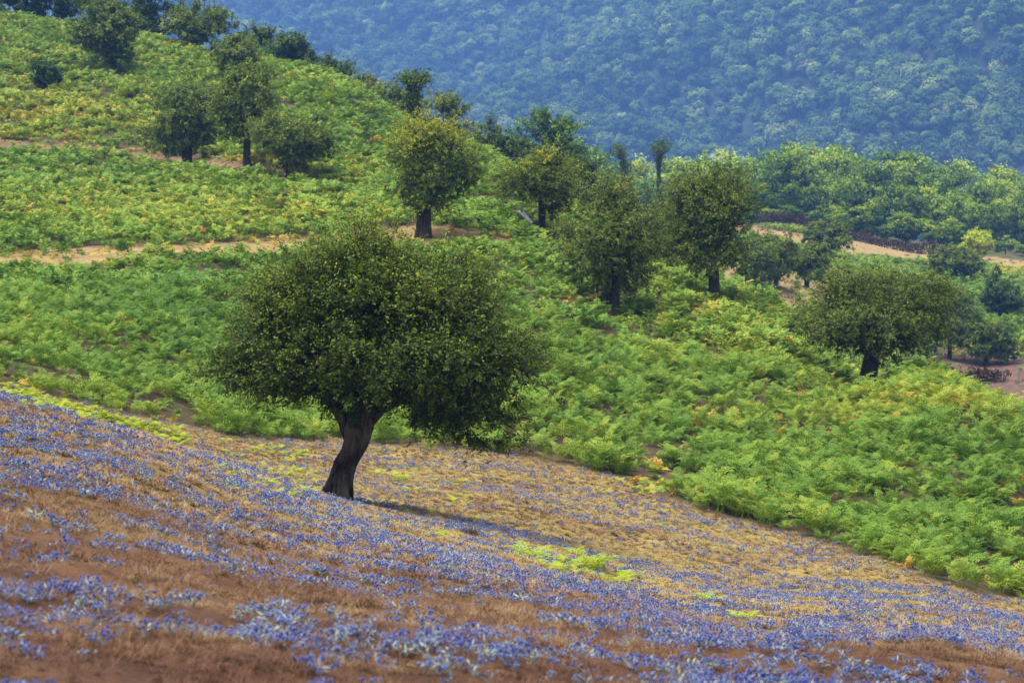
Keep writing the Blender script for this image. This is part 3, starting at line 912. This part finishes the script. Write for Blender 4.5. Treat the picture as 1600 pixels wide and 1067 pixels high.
# ------------------------------------------------------------------ forest on the mountain (one far mass)
def mount_variant(seed):
    r = np.random.default_rng(seed)
    R_ = 5.5
    lob = [(0, 0, 6.5, R_ * 0.7, R_ * 0.7, 4.2)]
    for _ in range(9):
        d = nrm(r.normal(size=3)); d[2] = abs(d[2]) * 0.9
        s = R_ * r.uniform(0.28, 0.44)
        lob.append((d[0] * (R_ - s), d[1] * (R_ - s), 6.2 + d[2] * 4.6 - s * 0.3, s, s, s * 0.8))
    P = make_crown_points(lob, 3000, r, 0.3, 30, 0.28)[0]
    mb_ = MB()
    add_leaves(mb_, P, nrm(r.normal(size=P.shape) * 0.28 + nrm(P - np.array([0, 0, 5.0])) * 0.9 + np.array([0, 0, 0.15])), r.uniform(0.55, 1.15, len(P)), np.clip(r.normal(0.5, 0.12, len(P)), 0, 1), aspect=0.8, r=r)
    tube(mb_, [(0, 0, -2), (0, 0, 3), (0, 0, 7)], [0.4, 0.3, 0.15], 5, val=0.0)
    return mb_.mesh('far_tree', [MOUNTLEAF])


r = np.random.default_rng(77)
sp = 8.6
yy, xx = np.meshgrid(np.arange(800, 2400, sp), np.arange(-720, 720, sp), indexing='ij')
xx = (xx + r.uniform(-0.42, 0.42, xx.shape) * sp).ravel(); yy = (yy + r.uniform(-0.42, 0.42, yy.shape) * sp).ravel()
zz = mountain_z(xx, yy)
keep = (np.abs(xx / yy) < 0.30) & (zz > -80) & (zz < 134)
xx, yy, zz = xx[keep], yy[keep], zz[keep]
k = len(xx)
tint = 0.40 + 0.40 * (fbm(xx / 80, yy / 80, 81) - 0.5) + r.normal(size=k) * 0.18
tint = np.where(r.random(k) < 0.018, r.uniform(0.7, 0.9, k), tint)
sc_ = r.uniform(0.7, 1.4, k) * np.where(r.random(k) < 0.06, 1.3, 1.0)
scatter('mountain_forest', np.stack([xx, yy, zz], -1), np.stack([0 * xx, 0 * xx, r.uniform(0, 6.28, k)], -1),
        np.stack([sc_, sc_, sc_ * r.uniform(0.85, 1.25, k)], -1), tint, r.integers(0, 5, k), [mount_variant(300 + j) for j in range(5)],
        label='hazy blue-green broadleaf forest covering the far mountainside', cat='forest')


# ------------------------------------------------------------------ bracken
def frond(mb_, r, base, az, L, lift, pairs, fine, v0):
    """a stem that rises, then a wide triangular blade that arches over"""
    h = np.array([math.cos(az), math.sin(az), 0.0])
    H, W = L * lift, L * 0.80
    pos = lambda s: base + h * (W * s ** 1.7)[..., None] + np.array([0, 0, 1.0]) * (H * (1.42 * s - 0.62 * s ** 2.6))[..., None]
    t = np.linspace(0, 1, 6)
    tube(mb_, pos(t), np.linspace(0.007, 0.002, 6) * L / 0.6, 3, val=v0 + 0.12)
    side = np.array([-h[1], h[0], 0])
    s = np.linspace(0.30, 0.98, pairs)
    c = pos(s); tan = nrm(pos(s + 0.02) - pos(s - 0.02))
    pl = L * 0.44 * np.clip((1.04 - s) / 0.74, 0.08, 1) ** 0.85
    wd = (L * 0.95 / pairs) * 0.46
    for sg in (-1, 1):
        d = nrm(side[None] * sg + tan * 0.5 + np.array([0, 0, -0.10]) + r.normal(size=c.shape) * 0.16)
        wv = nrm(tan - d * (tan * d).sum(-1, keepdims=True))
        if not fine:
            e = c + d * pl[:, None] + np.array([0, 0, -0.10]) * pl[:, None]; mm = c + d * pl[:, None] * 0.40
            v = np.stack([c, mm + wv * wd, e, mm - wv * wd], 1).reshape(-1, 3)
            mb_.add(v, np.arange(len(v)).reshape(-1, 4), 0, np.clip(v0 + r.normal(size=len(c)) * 0.09, 0, 1))
        else:
            for q in (0.12, 0.42, 0.72):
                for s2 in (-1, 1):
                    o = c + d * (pl * q)[:, None] + np.array([0, 0, -0.10]) * (pl * q * q)[:, None]
                    ll = wd * 2.1 * (1.08 - q)
                    dd = nrm(wv * s2 + d * 0.75 + r.normal(size=c.shape) * 0.2)
                    e = o + dd * ll; w2 = d * (pl * 0.12)[:, None]
                    mm = o + dd * ll * 0.45
                    v = np.stack([o, mm + w2, e, mm - w2], 1).reshape(-1, 3)
                    mb_.add(v, np.arange(len(v)).reshape(-1, 4), 0, np.clip(v0 + r.normal(size=len(c)) * 0.08, 0, 1))


def fern_variant(seed, fronds, fine, L=0.85, mat=None, pairs=11):
    r = np.random.default_rng(seed)
    mb_ = MB()
    for j in range(fronds):
        az = 2 * math.pi * (j + r.uniform(-0.3, 0.3)) / fronds
        frond(mb_, r, np.array([r.normal() * 0.08, r.normal() * 0.08, -0.02]), az, L * r.uniform(0.7, 1.15), r.uniform(0.8, 1.35), pairs, fine, np.clip(r.normal(0.5, 0.2), 0.05, 0.95))
    return mb_.mesh('fern', [mat or FERN])


def fern_tint(x, y, u, v):
    t = 0.27 + 0.12 * np.clip((y - 120) / 60, 0, 1) + 0.30 * (fbm(x * 0.25, y * 0.25, 91) - 0.5) + 0.22 * (fbm(x * 0.9, y * 0.9, 92) - 0.5)
    add = np.zeros_like(t)
    for cu, cv, ru, rv, a in [(250, 335, 420, 34, 0.22), (60, 180, 200, 50, 0.20), (120, 215, 200, 14, 0.2), (1120, 520, 230, 90, 0.16), (1000, 450, 90, 30, 0.22), (1450, 640, 220, 45, 0.20),
                              (1300, 600, 120, 40, 0.14), (560, 270, 90, 20, 0.2), (1600, 430, 110, 10, 0.3), (400, 255, 80, 10, 0.3), (1540, 540, 60, 14, 0.25), (300, 372, 300, 10, 0.15)]:
        add = np.maximum(add, 1.15 * a * blob(u, v, cu, cv, ru, rv))
    sub = np.zeros_like(t)
    for cu, cv, ru, rv, a in [(400, 520, 300, 90, 0.12), (900, 540, 180, 70, 0.13), (1540, 480, 100, 60, 0.2), (560, 200, 90, 60, 0.05), (1400, 760, 260, 70, 0.05)]:
        sub = np.maximum(sub, a * blob(u, v, cu, cv, ru, rv))
    edge = np.clip(1 - (np.interp(u, *FERN_EDGE) - v) / 40, 0, 1) * (y < 75) * 0.10
    return t + add + edge - sub


def sample_ground(r, count, y0, y1, xs=0.27):
    """points spread evenly over the ground between two distances"""
    y = np.sqrt(r.uniform(y0 ** 2, y1 ** 2, count))
    x = r.uniform(-xs, xs, count) * y
    return x, y, ground_z(x, y)


def ferns(name, seed, y0, y1, dens, s0, s1, variants, label, y_fade=None):
    r = np.random.default_rng(seed)
    cnt = int(dens * 0.54 * (y1 ** 2 - y0 ** 2) / 2)
    x, y, z = sample_ground(r, cnt, y0, y1)
    vis = in_sight(x, y, z); x, y, z = x[vis], y[vis], z[vis]; cnt = len(x)
    u, v, fl, pt, pt2, md, br, b2 = regions(x, y, z)
    clear = np.maximum.reduce([fl, pt, pt2 * 1.0, md * 1.0, br, b2])
    clump = fbm(x * 0.45, y * 0.45, 95, 3)
    thin_left = (y < 80) * blob(u, v, 120, 590, 330, 70)
    foot = np.ones(cnt)
    for q in [o for o in COL.objects if o.type == 'EMPTY']:
        dd = np.hypot(x - q.location.x, np.where(y < q.location.y, (y - q.location.y) * 0.30, y - q.location.y))
        foot = np.minimum(foot, np.clip((dd - 0.45) / 0.9, 0, 1))
    ok = (r.random(cnt) < foot) & (r.random(cnt) > clear ** 0.5 * 1.02) & (r.random(cnt) > np.clip(0.62 - clump, 0, 1) * 1.5 + thin_left * 0.12)
    x, y, z, u, v, clump, tl = x[ok], y[ok], z[ok], u[ok], v[ok], clump[ok], thin_left[ok]
    clear = clear[ok]
    k = len(x)
    t = fern_tint(x, y, u, v) + r.normal(size=k) * 0.075
    pz = r.random(k)
    warm = np.clip((t - 0.36) * 1.2, 0, 0.3)
    rust = pz < 0.02 + warm * 0.85
    t = np.where(rust, r.uniform(0.60, 1.0, k), t)
    bump = 0.6 * fbm(x * 1.0, y * 1.0, 97, 2) + 0.4 * r.random(k)
    s = r.uniform(s0, s1, k) * (0.30 + 1.0 * np.clip(bump * 2.2 - 0.55, 0, 1)) * (0.7 + 0.45 * clump)
    t = t + (bump - 0.5) * 0.06
    s = s * np.where(rust, 0.66, 1.0) * (1 - 0.25 * tl)
    rot = np.stack([r.normal(size=k) * 0.14, r.normal(size=k) * 0.14, r.uniform(0, 6.28, k)], -1)
    print(name, k)
    return scatter(name, np.stack([x, y, z], -1), rot, s, t, r.integers(0, len(variants), k), variants, label=label, cat='bracken')


FV = [fern_variant(400 + j, 7 + j % 3, True, 0.52, pairs=8) for j in range(7)]
FS = [fern_variant(420 + j, 7 + j % 3, False, 0.55, pairs=7) for j in range(7)]
ferns('bracken_near', 31, 43, 82, 10.0, 0.7, 1.15, FV, 'lush green bracken filling the slope behind the flower meadow')
ferns('bracken_middle', 32, 82, 130, 8.5, 0.6, 1.05, FS, 'green and yellowing bracken on both sides of the dirt path')
ferns('bracken_far', 33, 130, 300, 6.5, 0.75, 1.25, FS, 'pale green bracken on the upper hill and far hollow')
print('ferns', time.time() - T0)


# ------------------------------------------------------------------ flower meadow
def sphere_pts(r_, c, seg=5, rings=3):
    v = [c + np.array([0, 0, -r_])]
    for i in range(1, rings + 1):
        a = -math.pi / 2 + math.pi * i / (rings + 1)
        for j in range(seg):
            b = 2 * math.pi * (j + 0.5 * (i % 2)) / seg
            v.append(c + r_ * np.array([math.cos(a) * math.cos(b), math.cos(a) * math.sin(b), math.sin(a) * 1.15]))
    v.append(c + np.array([0, 0, r_ * 1.15]))
    tri, quad = [], []
    for j in range(seg):
        tri.append((0, 1 + (j + 1) % seg, 1 + j))
        tri.append((len(v) - 1, 1 + (rings - 1) * seg + j, 1 + (rings - 1) * seg + (j + 1) % seg))
        for i in range(rings - 1):
            a = 1 + i * seg
            quad.append((a + j, a + (j + 1) % seg, a + seg + (j + 1) % seg, a + seg + j))
    return np.array(v), tri, quad


def eryngium(seed, heads, hgt, spread):
    """a low branching sea holly: blue globe heads on spiny collars"""
    r = np.random.default_rng(seed)
    mb_ = MB()
    for j in range(heads):
        a = r.uniform(0, 2 * math.pi); s = spread * math.sqrt(r.random())
        top = np.array([s * math.cos(a), s * math.sin(a), hgt * r.uniform(0.55, 1.0)])
        mid = top * np.array([0.35, 0.35, 0.5]) + r.normal(size=3) * 0.008
        tube(mb_, [(0, 0, -0.01), mid, top], [0.0022, 0.0018, 0.0012], 3, mat=2, val=r.uniform(0.2, 0.9))
        hv = float(np.clip(r.normal(0.55, 0.22), 0, 1))
        R_ = r.uniform(0.0075, 0.0115)
        v, tri, quad = sphere_pts(R_, top + np.array([0, 0, R_ * 0.6]))
        mb_.add(v, tri, 0, hv); mb_.f.append(np.array(quad) + mb_.nv - len(v)); mb_.m.append(np.zeros(len(quad), np.int32)); mb_.a.append(np.full(len(quad), hv, np.float32))
        nb = int(r.integers(5, 8))
        for b in range(nb):
            an = 2 * math.pi * (b + r.uniform(-0.2, 0.2)) / nb
            d = nrm(np.array([math.cos(an), math.sin(an), r.uniform(0.05, 0.6)]))
            sd = np.array([-math.sin(an), math.cos(an), 0]) * 0.0032
            ln = r.uniform(0.018, 0.032)
            mb_.add([top, top + d * ln * 0.4 + sd, top + d * ln, top + d * ln * 0.4 - sd], [(0, 1, 2, 3)], 1, float(np.clip(hv + r.normal() * 0.15, 0, 1)))
    for j in range(int(heads * 0.8)):
        an = r.uniform(0, 2 * math.pi)
        d = nrm(np.array([math.cos(an), math.sin(an), r.uniform(0.2, 1.2)]))
        sd = np.array([-math.sin(an), math.cos(an), 0]) * r.uniform(0.005, 0.009)
        b0 = np.array([0, 0, hgt * r.uniform(0, 0.5)]) + d * r.uniform(0, spread * 0.5); ln = r.uniform(0.03, 0.06)
        mb_.add([b0, b0 + d * ln * 0.5 + sd, b0 + d * ln, b0 + d * ln * 0.5 - sd], [(0, 1, 2, 3)], 2, r.uniform(0, 0.35))
    return mb_.mesh('eryngium', [HEADM, BRACT, STEMM])


def tuft(seed, blades, L, lean, w=0.0016):
    r = np.random.default_rng(seed)
    mb_ = MB()
    a = r.uniform(0, 2 * math.pi, blades); le = r.uniform(lean * 0.3, lean, blades); ln = L * r.uniform(0.4, 1.2, blades)
    base = np.stack([r.normal(size=blades), r.normal(size=blades), np.zeros(blades)], -1) * L * 0.35
    d = np.stack([np.cos(a) * np.sin(le), np.sin(a) * np.sin(le), np.cos(le)], -1)
    sd = np.stack([-np.sin(a), np.cos(a), 0 * a], -1) * (w * r.uniform(0.6, 1.5, blades))[:, None]
    m1 = base + d * (ln * 0.55)[:, None]
    tip = base + d * ln[:, None] + np.stack([np.cos(a) * ln * 0.2, np.sin(a) * ln * 0.2, -ln * 0.15], -1)
    v = np.stack([base - sd, base + sd, m1 + sd * 0.8, m1 - sd * 0.8, tip], 1).reshape(-1, 3)
    b0 = np.arange(blades)[:, None] * 5
    vv = np.clip(r.normal(0.5, 0.22, blades), 0, 1)
    mb_.add(v, b0 + np.array([[0, 1, 2, 3]]), 0, vv)
    mb_.f.append(b0 + np.array([[3, 2, 4]])); mb_.m.append(np.zeros(blades, np.int32)); mb_.a.append(vv.astype(np.float32))
    return mb_.mesh('grass_tuft', [GRASS])


def meadow(name, seed, y0, y1, dens, s0, s1, variants, keep, tintf, label, cat, xs=0.27):
    r = np.random.default_rng(seed)
    cnt = int(dens * 2 * xs * (y1 ** 2 - y0 ** 2) / 2)
    x, y, z = sample_ground(r, cnt, y0, y1, xs)
    u, v, fl, *_ = regions(x, y, z)
    ok = r.random(cnt) < fl * keep(x, y, u, v)
    x, y, z, u, v = x[ok], y[ok], z[ok], u[ok], v[ok]
    k = len(x)
    print(name, k)
    rot = np.stack([r.normal(size=k) * 0.2, r.normal(size=k) * 0.2, r.uniform(0, 6.28, k)], -1)
    return scatter(name, np.stack([x, y, z], -1), rot, r.uniform(s0, s1, k), tintf(x, y, u, v, r), r.integers(0, len(variants), k), variants, label=label, cat=cat)


def flower_patch(x, y, u, v):
    """drifts that run down the slope"""
    a, b = x * 0.93 + y * 0.36, -x * 0.36 + y * 0.93
    n1 = fbm(a * 0.45, b * 1.15, 111, 3); n2 = fbm(a * 1.7, b * 2.6, 113, 3)
    p = np.clip((n1 * 0.55 + n2 * 0.65 - 0.50) * 3.2, 0, 0.8)
    bare = np.maximum(blob(u, v, 330, 950, 300, 45) * 0.5, blob(u, v, 120, 890, 220, 40) * 0.4)
    far = np.clip((y - 39) / 4, 0, 1)
    return p * (1 - bare) * (1 - 0.62 * far) * (0.85 + 0.15 * np.clip((y - 8) / 14, 0, 1))


def flower_tint(x, y, u, v, r):
    far = np.clip((y - 39) / 6, 0, 1)
    t = 0.50 + 0.5 * (fbm(x * 0.8, y * 0.8, 117) - 0.5) + r.normal(size=len(x)) * 0.16
    t = np.where(r.random(len(x)) < 0.16, r.uniform(0, 0.2, len(x)), t)
    return t + far * 0.03


EV = [eryngium(500 + j, h, hg, sp_) for j, (h, hg, sp_) in enumerate([(6, 0.06, 0.07), (9, 0.075, 0.10), (7, 0.07, 0.09), (11, 0.08, 0.13), (5, 0.05, 0.06)])]
meadow('blue_eryngium', 41, 6.5, 63, 112, 0.5, 0.95, EV, flower_patch, flower_tint, 'low blue sea holly flowers drifting across the near slope', 'flowers')
TV = [tuft(520 + j, 34, 0.052, 1.4, 0.0015) for j in range(4)]
TV += [tuft(526 + j, 12, 0.13, 1.15, 0.0016) for j in range(1)]
TL = [tuft(530 + j, 44, 0.045, 1.35, 0.0024) for j in range(4)]
gt = lambda x, y, u, v, r: 0.16 + 0.46 * np.clip((y - 10) / 22, 0, 1) + 1.1 * (fbm(x * 0.5, y * 0.5, 131) - 0.5) + r.normal(size=len(x)) * 0.10
meadow('dry_grass_near', 42, 6, 20, 330, 0.45, 1.2, TV, lambda x, y, u, v: np.clip(fbm(x * 1.2, y * 1.2, 133, 3) * 3.4 - 1.15, 0.15, 1), gt, 'short dry brown grass thatch in the foreground', 'grass', 0.25)
meadow('dry_grass_far', 43, 20, 63, 85, 0.9, 1.8, TL, lambda x, y, u, v: 0.4 + 0.6 * fbm(x * 0.8, y * 0.8, 135), gt, 'short ochre grass between the flowers of the hollow', 'grass', 0.25)

# lime-green young ferns: a drift along the crest, and a few that stand out
LV = [fern_variant(440 + j, 6, True, 0.22, LIME, 8) for j in range(3)]
r = np.random.default_rng(61)
pts = []
for (ua, va), (ub, vb), c, w in [((0, 606), (60, 626), 60, 6), ((60, 628), (250, 676), 170, 5), ((250, 676), (300, 690), 30, 8), ((350, 690), (480, 720), 40, 18), ((560, 755), (740, 790), 24, 26), ((330, 720), (500, 760), 22, 18), ((830, 872), (1000, 905), 40, 9), ((900, 760), (1050, 800), 12, 14)]:
    t = r.random(c)
    pts.append(np.stack([ua + (ub - ua) * t, va + (vb - va) * t + r.normal(size=c) * w], -1))
pts = np.concatenate(pts)
P = np.array([hit(a, b) for a, b in pts])
P = P[P[:, 1] < 64]
k = len(P)
scatter('lime_fern_drift', P, np.stack([0 * P[:, 0], 0 * P[:, 0], r.uniform(0, 6.28, k)], -1), np.stack([r.uniform(0.5, 1.2, k)] * 2 + [r.uniform(0.2, 0.5, k)], -1), r.random(k), r.integers(0, 3, k), LV,
        label='scattered lime-green young ferns along the edge of the flower meadow', cat='ferns')
for (u, v, s, lab) in [(926, 890, 2.1, 'largest lime-green fern clump, low on the crest of the flower slope'), (826, 874, 1.7, 'lime-green fern clump left of the largest one on the crest'),
                       (1165, 970, 1.0, 'small lone yellow-green fern tuft in the right of the flower meadow'), (1112, 941, 0.9, 'tiny yellow-green fern tuft right below the crest clumps'),
                       (688, 840, 1.0, 'flat yellow-green fern tuft on the crest left of the brown grass tuft'), (630, 752, 1.5, 'lime fern clump in the ochre hollow just right of the big trunk')]:
    root = empty('fern_clump', hit(u, v), r.uniform(0, 6))
    root.scale = (s * 1.1, s * 1.1, s * 0.45)
    tag(root, lab, 'fern', 'lime fern clumps in the flower meadow')
    rr = np.random.default_rng(int(u))
    for j in range(7):
        mb_ = MB()
        frond(mb_, rr, np.array([rr.normal() * 0.04, rr.normal() * 0.03, 0]), 2 * math.pi * j / 7 + rr.normal() * 0.2, 0.24 * rr.uniform(0.8, 1.2), rr.uniform(0.8, 1.3), 9, True, 0.5)
        mb_.build('frond', LIME, root)

# ------------------------------------------------------------------ single things
# brown grass tuft on the crest
b = hit(735, 838)
mb_ = MB()
r = np.random.default_rng(9)
for j in range(150):
    a = r.uniform(0, 6.28); le = r.uniform(0.1, 0.9); l = r.uniform(0.10, 0.26)
    o = np.array([r.normal() * 0.05, r.normal() * 0.05, -0.01]); d = np.array([math.cos(a) * math.sin(le), math.sin(a) * math.sin(le), math.cos(le)])
    tube(mb_, [o, o + d * l * 0.6, o + d * l + np.array([0, 0, -0.03])], [0.003, 0.002, 0.0006], 3, val=r.uniform(0.05, 0.55))
g2 = leaf_mat('brown_tuft', [(0, (0.05, 0.025, 0.012)), (0.5, (0.18, 0.10, 0.04)), (1, (0.30, 0.2, 0.08))], 0.2)
o = mb_.build('grass_tuft', g2); o.location = b
tag(o, 'brown spiky grass tuft on the crest of the flower slope', 'grass tuft')

# pale straw stalks lying on the near slope
def stalk(u0, v0, u1, v1, rad, label, name='dry_stalk', mat=STICK):
    a, c = hit(u0, v0), hit(u1, v1)
    t = np.linspace(0, 1, 9)[:, None]
    P = a * (1 - t) + c * t
    P[:, 2] += (ground_z(P[:, 0], P[:, 1]) - P[:, 2]).max() + rad * 0.6
    P = P - a
    mb_ = MB(); tube(mb_, P, rad * np.linspace(1.1, 0.5, 9), 6)
    o = mb_.build(name, mat, smooth=True); o.location = a
    return tag(o, label, 'stalk')


stalk(598, 905, 640, 914, 0.008, 'long pale straw stalk lying among the flowers below the big tree')
stalk(650, 946, 664, 951, 0.010, 'short pale straw stalk lying right of and below the long one')
stalk(636, 1040, 650, 1044, 0.009, 'short whitish stick on bare brown soil at the lower edge')

# weathered grey log by the umbrella-shaped hawthorn
a = hit(806, 348); pm = a[1] / FPX
mb_ = MB()
t = np.linspace(0, 1, 14)
P = np.stack([t * 25 * pm, -0.2 * t, 0.50 - t * 0.42 + 0.10 * np.sin(t * 5)], -1)
R = 0.045 + 0.085 * np.sin(np.clip(t * 1.1, 0, 1) * math.pi * 0.62)
tube(mb_, P, R, 10, flute=lambda s, th: 1 + 0.16 * np.sin(3 * th + 6 * s) + 0.1 * np.sin(5 * th))
root = empty('fallen_log', at_depth(806, a[1] - 2.0))
root.location.z += 0.1
tag(root, 'weathered grey fallen log lying beside the umbrella-shaped hawthorn', 'log')
mb_.build('log_body', LOGM, root, True)
mb_ = MB(); tube(mb_, [P[4], P[4] + np.array([0.05, -0.1, 0.18]), P[4] + np.array([0.0, -0.2, 0.32])], [0.05, 0.035, 0.015], 6)
mb_.build('branch_stub', LOGM, root, True)
mb_ = MB(); tube(mb_, [P[0], P[0] + np.array([-0.18, 0, 0.08])], [0.05, 0.02], 6)
mb_.build('broken_end', LOGM, root, True)

# fence posts on the bare ground at the right edge
for (u, v, h, lab) in [(1568, 596, 1.25, 'thin grey fence post on bare ground by the small dark hawthorn'), (1593, 606, 0.95, 'shorter thin grey fence post at the right edge')]:
    b = at_depth(u, 176)
    root = empty('fence_post', b); tag(root, lab, 'post', 'thin fence posts on the bare ground')
    mb_ = MB(); tube(mb_, [(0, 0, -0.3), (0.01, 0, h * 0.5), (0.03, 0, h)], [0.05, 0.048, 0.045], 6); mb_.add([(0.03 + 0.045 * math.cos(q), 0.045 * math.sin(q), h) for q in np.arange(6) * math.pi / 3][:4], [(0, 1, 2, 3)])
    mb_.build('stake', POSTM, root, True)
    mb_ = MB(); tube(mb_, [(0.02 - 0.05, -0.05, h * 0.85), (0.07, -0.05, h * 0.85), (0.07, 0.05, h * 0.85)], [0.008] * 3, 4)
    mb_.build('wire_loop', POSTM, root)

# dead reddish brush: the bank below the wood and a dark heap on the bare ground
DEAD = leaf_mat('dead_brush', [(0, (0.018, 0.011, 0.009)), (0.5, (0.052, 0.028, 0.020)), (1, (0.12, 0.07, 0.045))], 0.15)


def brush(name, us, vs_, ds, h, w, cnt, label, seed, mat=DEAD):
    r = np.random.default_rng(seed)
    t = r.random(cnt)
    u = np.interp(t, np.linspace(0, 1, len(us)), us); d = np.interp(t, np.linspace(0, 1, len(us)), ds)
    X = ray(u, 500)[0]
    y = d + r.normal(size=cnt) * w * 0.4; x = X * d + r.normal(size=cnt) * w * 0.3
    hh = h * (0.5 + 0.8 * vnoise(u * 0.06, u * 0, seed))
    z = ground_z(x, y) + r.random(cnt) ** 0.8 * hh
    Q = np.stack([x, y, z], -1); c0 = at_depth(float(np.mean(us)), float(np.mean(ds)))
    mb_ = MB()
    add_leaves(mb_, Q - c0, nrm(r.normal(size=Q.shape)), r.uniform(0.12, 0.4, cnt), r.random(cnt), aspect=0.4, r=r)
    o = mb_.build(name, mat); o.location = c0
    return tag(o, label, 'brush', kind=None)


brush('dead_brush_bank', [1195, 1260, 1330, 1400, 1475], None, [312, 310, 308, 308, 309], 1.5, 1.6, 9000, 'dark reddish bank of dead brush between tan meadow and wood', 3)
brush('dead_brush_heap', [1462, 1520, 1560], None, [178, 178, 178], 0.9, 1.6, 2500, 'dark heap of dead brush on bare ground below the small dark hawthorn', 4)
LOWV = [tuft(540 + j, 40, 0.5, 1.0, 0.02) for j in range(3)]
r = np.random.default_rng(8)
x, y, z = sample_ground(r, 5200, 145, 330, 0.25)
u, v, fl, pt, pt2, md, br, b2 = regions(x, y, z)
ok = ((md > 0.5) & (fbm(x * 0.2, y * 0.2, 44) > 0.5)) | ((br > 0.3) & (r.random(len(x)) < 0.8))
P = np.stack([x, y, z], -1)[ok]; k = len(P)
scatter('dry_tussocks', P, np.stack([0 * P[:, 0], 0 * P[:, 0], r.uniform(0, 6.28, k)], -1), r.uniform(0.4, 1.0, k), np.clip(r.normal(0.3, 0.25, k), 0, 1), r.integers(0, 3, k), LOWV,
        label='dry brown tussocks on the tan meadow and bare hollow', cat='grass')

r = np.random.default_rng(18)
x, y, z = sample_ground(r, 26000, 44, 170, 0.25)
u, v, fl, pt, pt2, md, br, b2 = regions(x, y, z)
ok = (b2 > 0.25) | (((pt > 0.15) | (pt2 > 0.2)) & (r.random(len(x)) < np.clip(1.0 - np.maximum(pt, pt2) * 0.85, 0.1, 1)))
P = np.stack([x, y, z], -1)[ok]; k = len(P)
scatter('bracken_litter', P, np.stack([r.normal(size=k) * 0.3, r.normal(size=k) * 0.3, r.uniform(0, 6.28, k)], -1), np.stack([r.uniform(0.3, 0.65, k)] * 2 + [r.uniform(0.12, 0.4, k)], -1),
        np.where(r.random(k) < 0.45, r.uniform(0.2, 0.6, k), r.uniform(0.85, 1.0, k)), r.integers(0, len(FS), k), FS, label='withered bracken and low tufts on bare patches and path edges', cat='bracken')

# ------------------------------------------------------------------ haze
mb_ = MB()
x0, x1, y0, y1, z0, z1 = -950, 950, -30, 2750, -96, 200
mb_.add([(x0, y0, z0), (x1, y0, z0), (x1, y1, z0), (x0, y1, z0), (x0, y0, z1), (x1, y0, z1), (x1, y1, z1), (x0, y1, z1)],
        [(0, 3, 2, 1), (4, 5, 6, 7), (0, 1, 5, 4), (1, 2, 6, 5), (2, 3, 7, 6), (3, 0, 4, 7)])
m, nt, out = new_mat('haze_air')
pv = nt.nodes.new('ShaderNodeVolumePrincipled')
pv.inputs['Color'].default_value = (0.19, 0.42, 1.0, 1)
pv.inputs['Density'].default_value = 0.00024
pv.inputs['Anisotropy'].default_value = 0.0
nt.links.new(pv.outputs[0], out.inputs['Volume'])
hz = mb_.build('haze', m)
tag(hz, kind='stuff', label='blue summer haze over the valley', cat='haze')
tris = sum(len(o.data.loop_triangles) if False else len(o.data.polygons) * 2 for o in SC.objects if o.type == 'MESH' and o.data.users >= 1)
print('script', round(time.time() - T0, 1), 's; triangles with copies', tris)
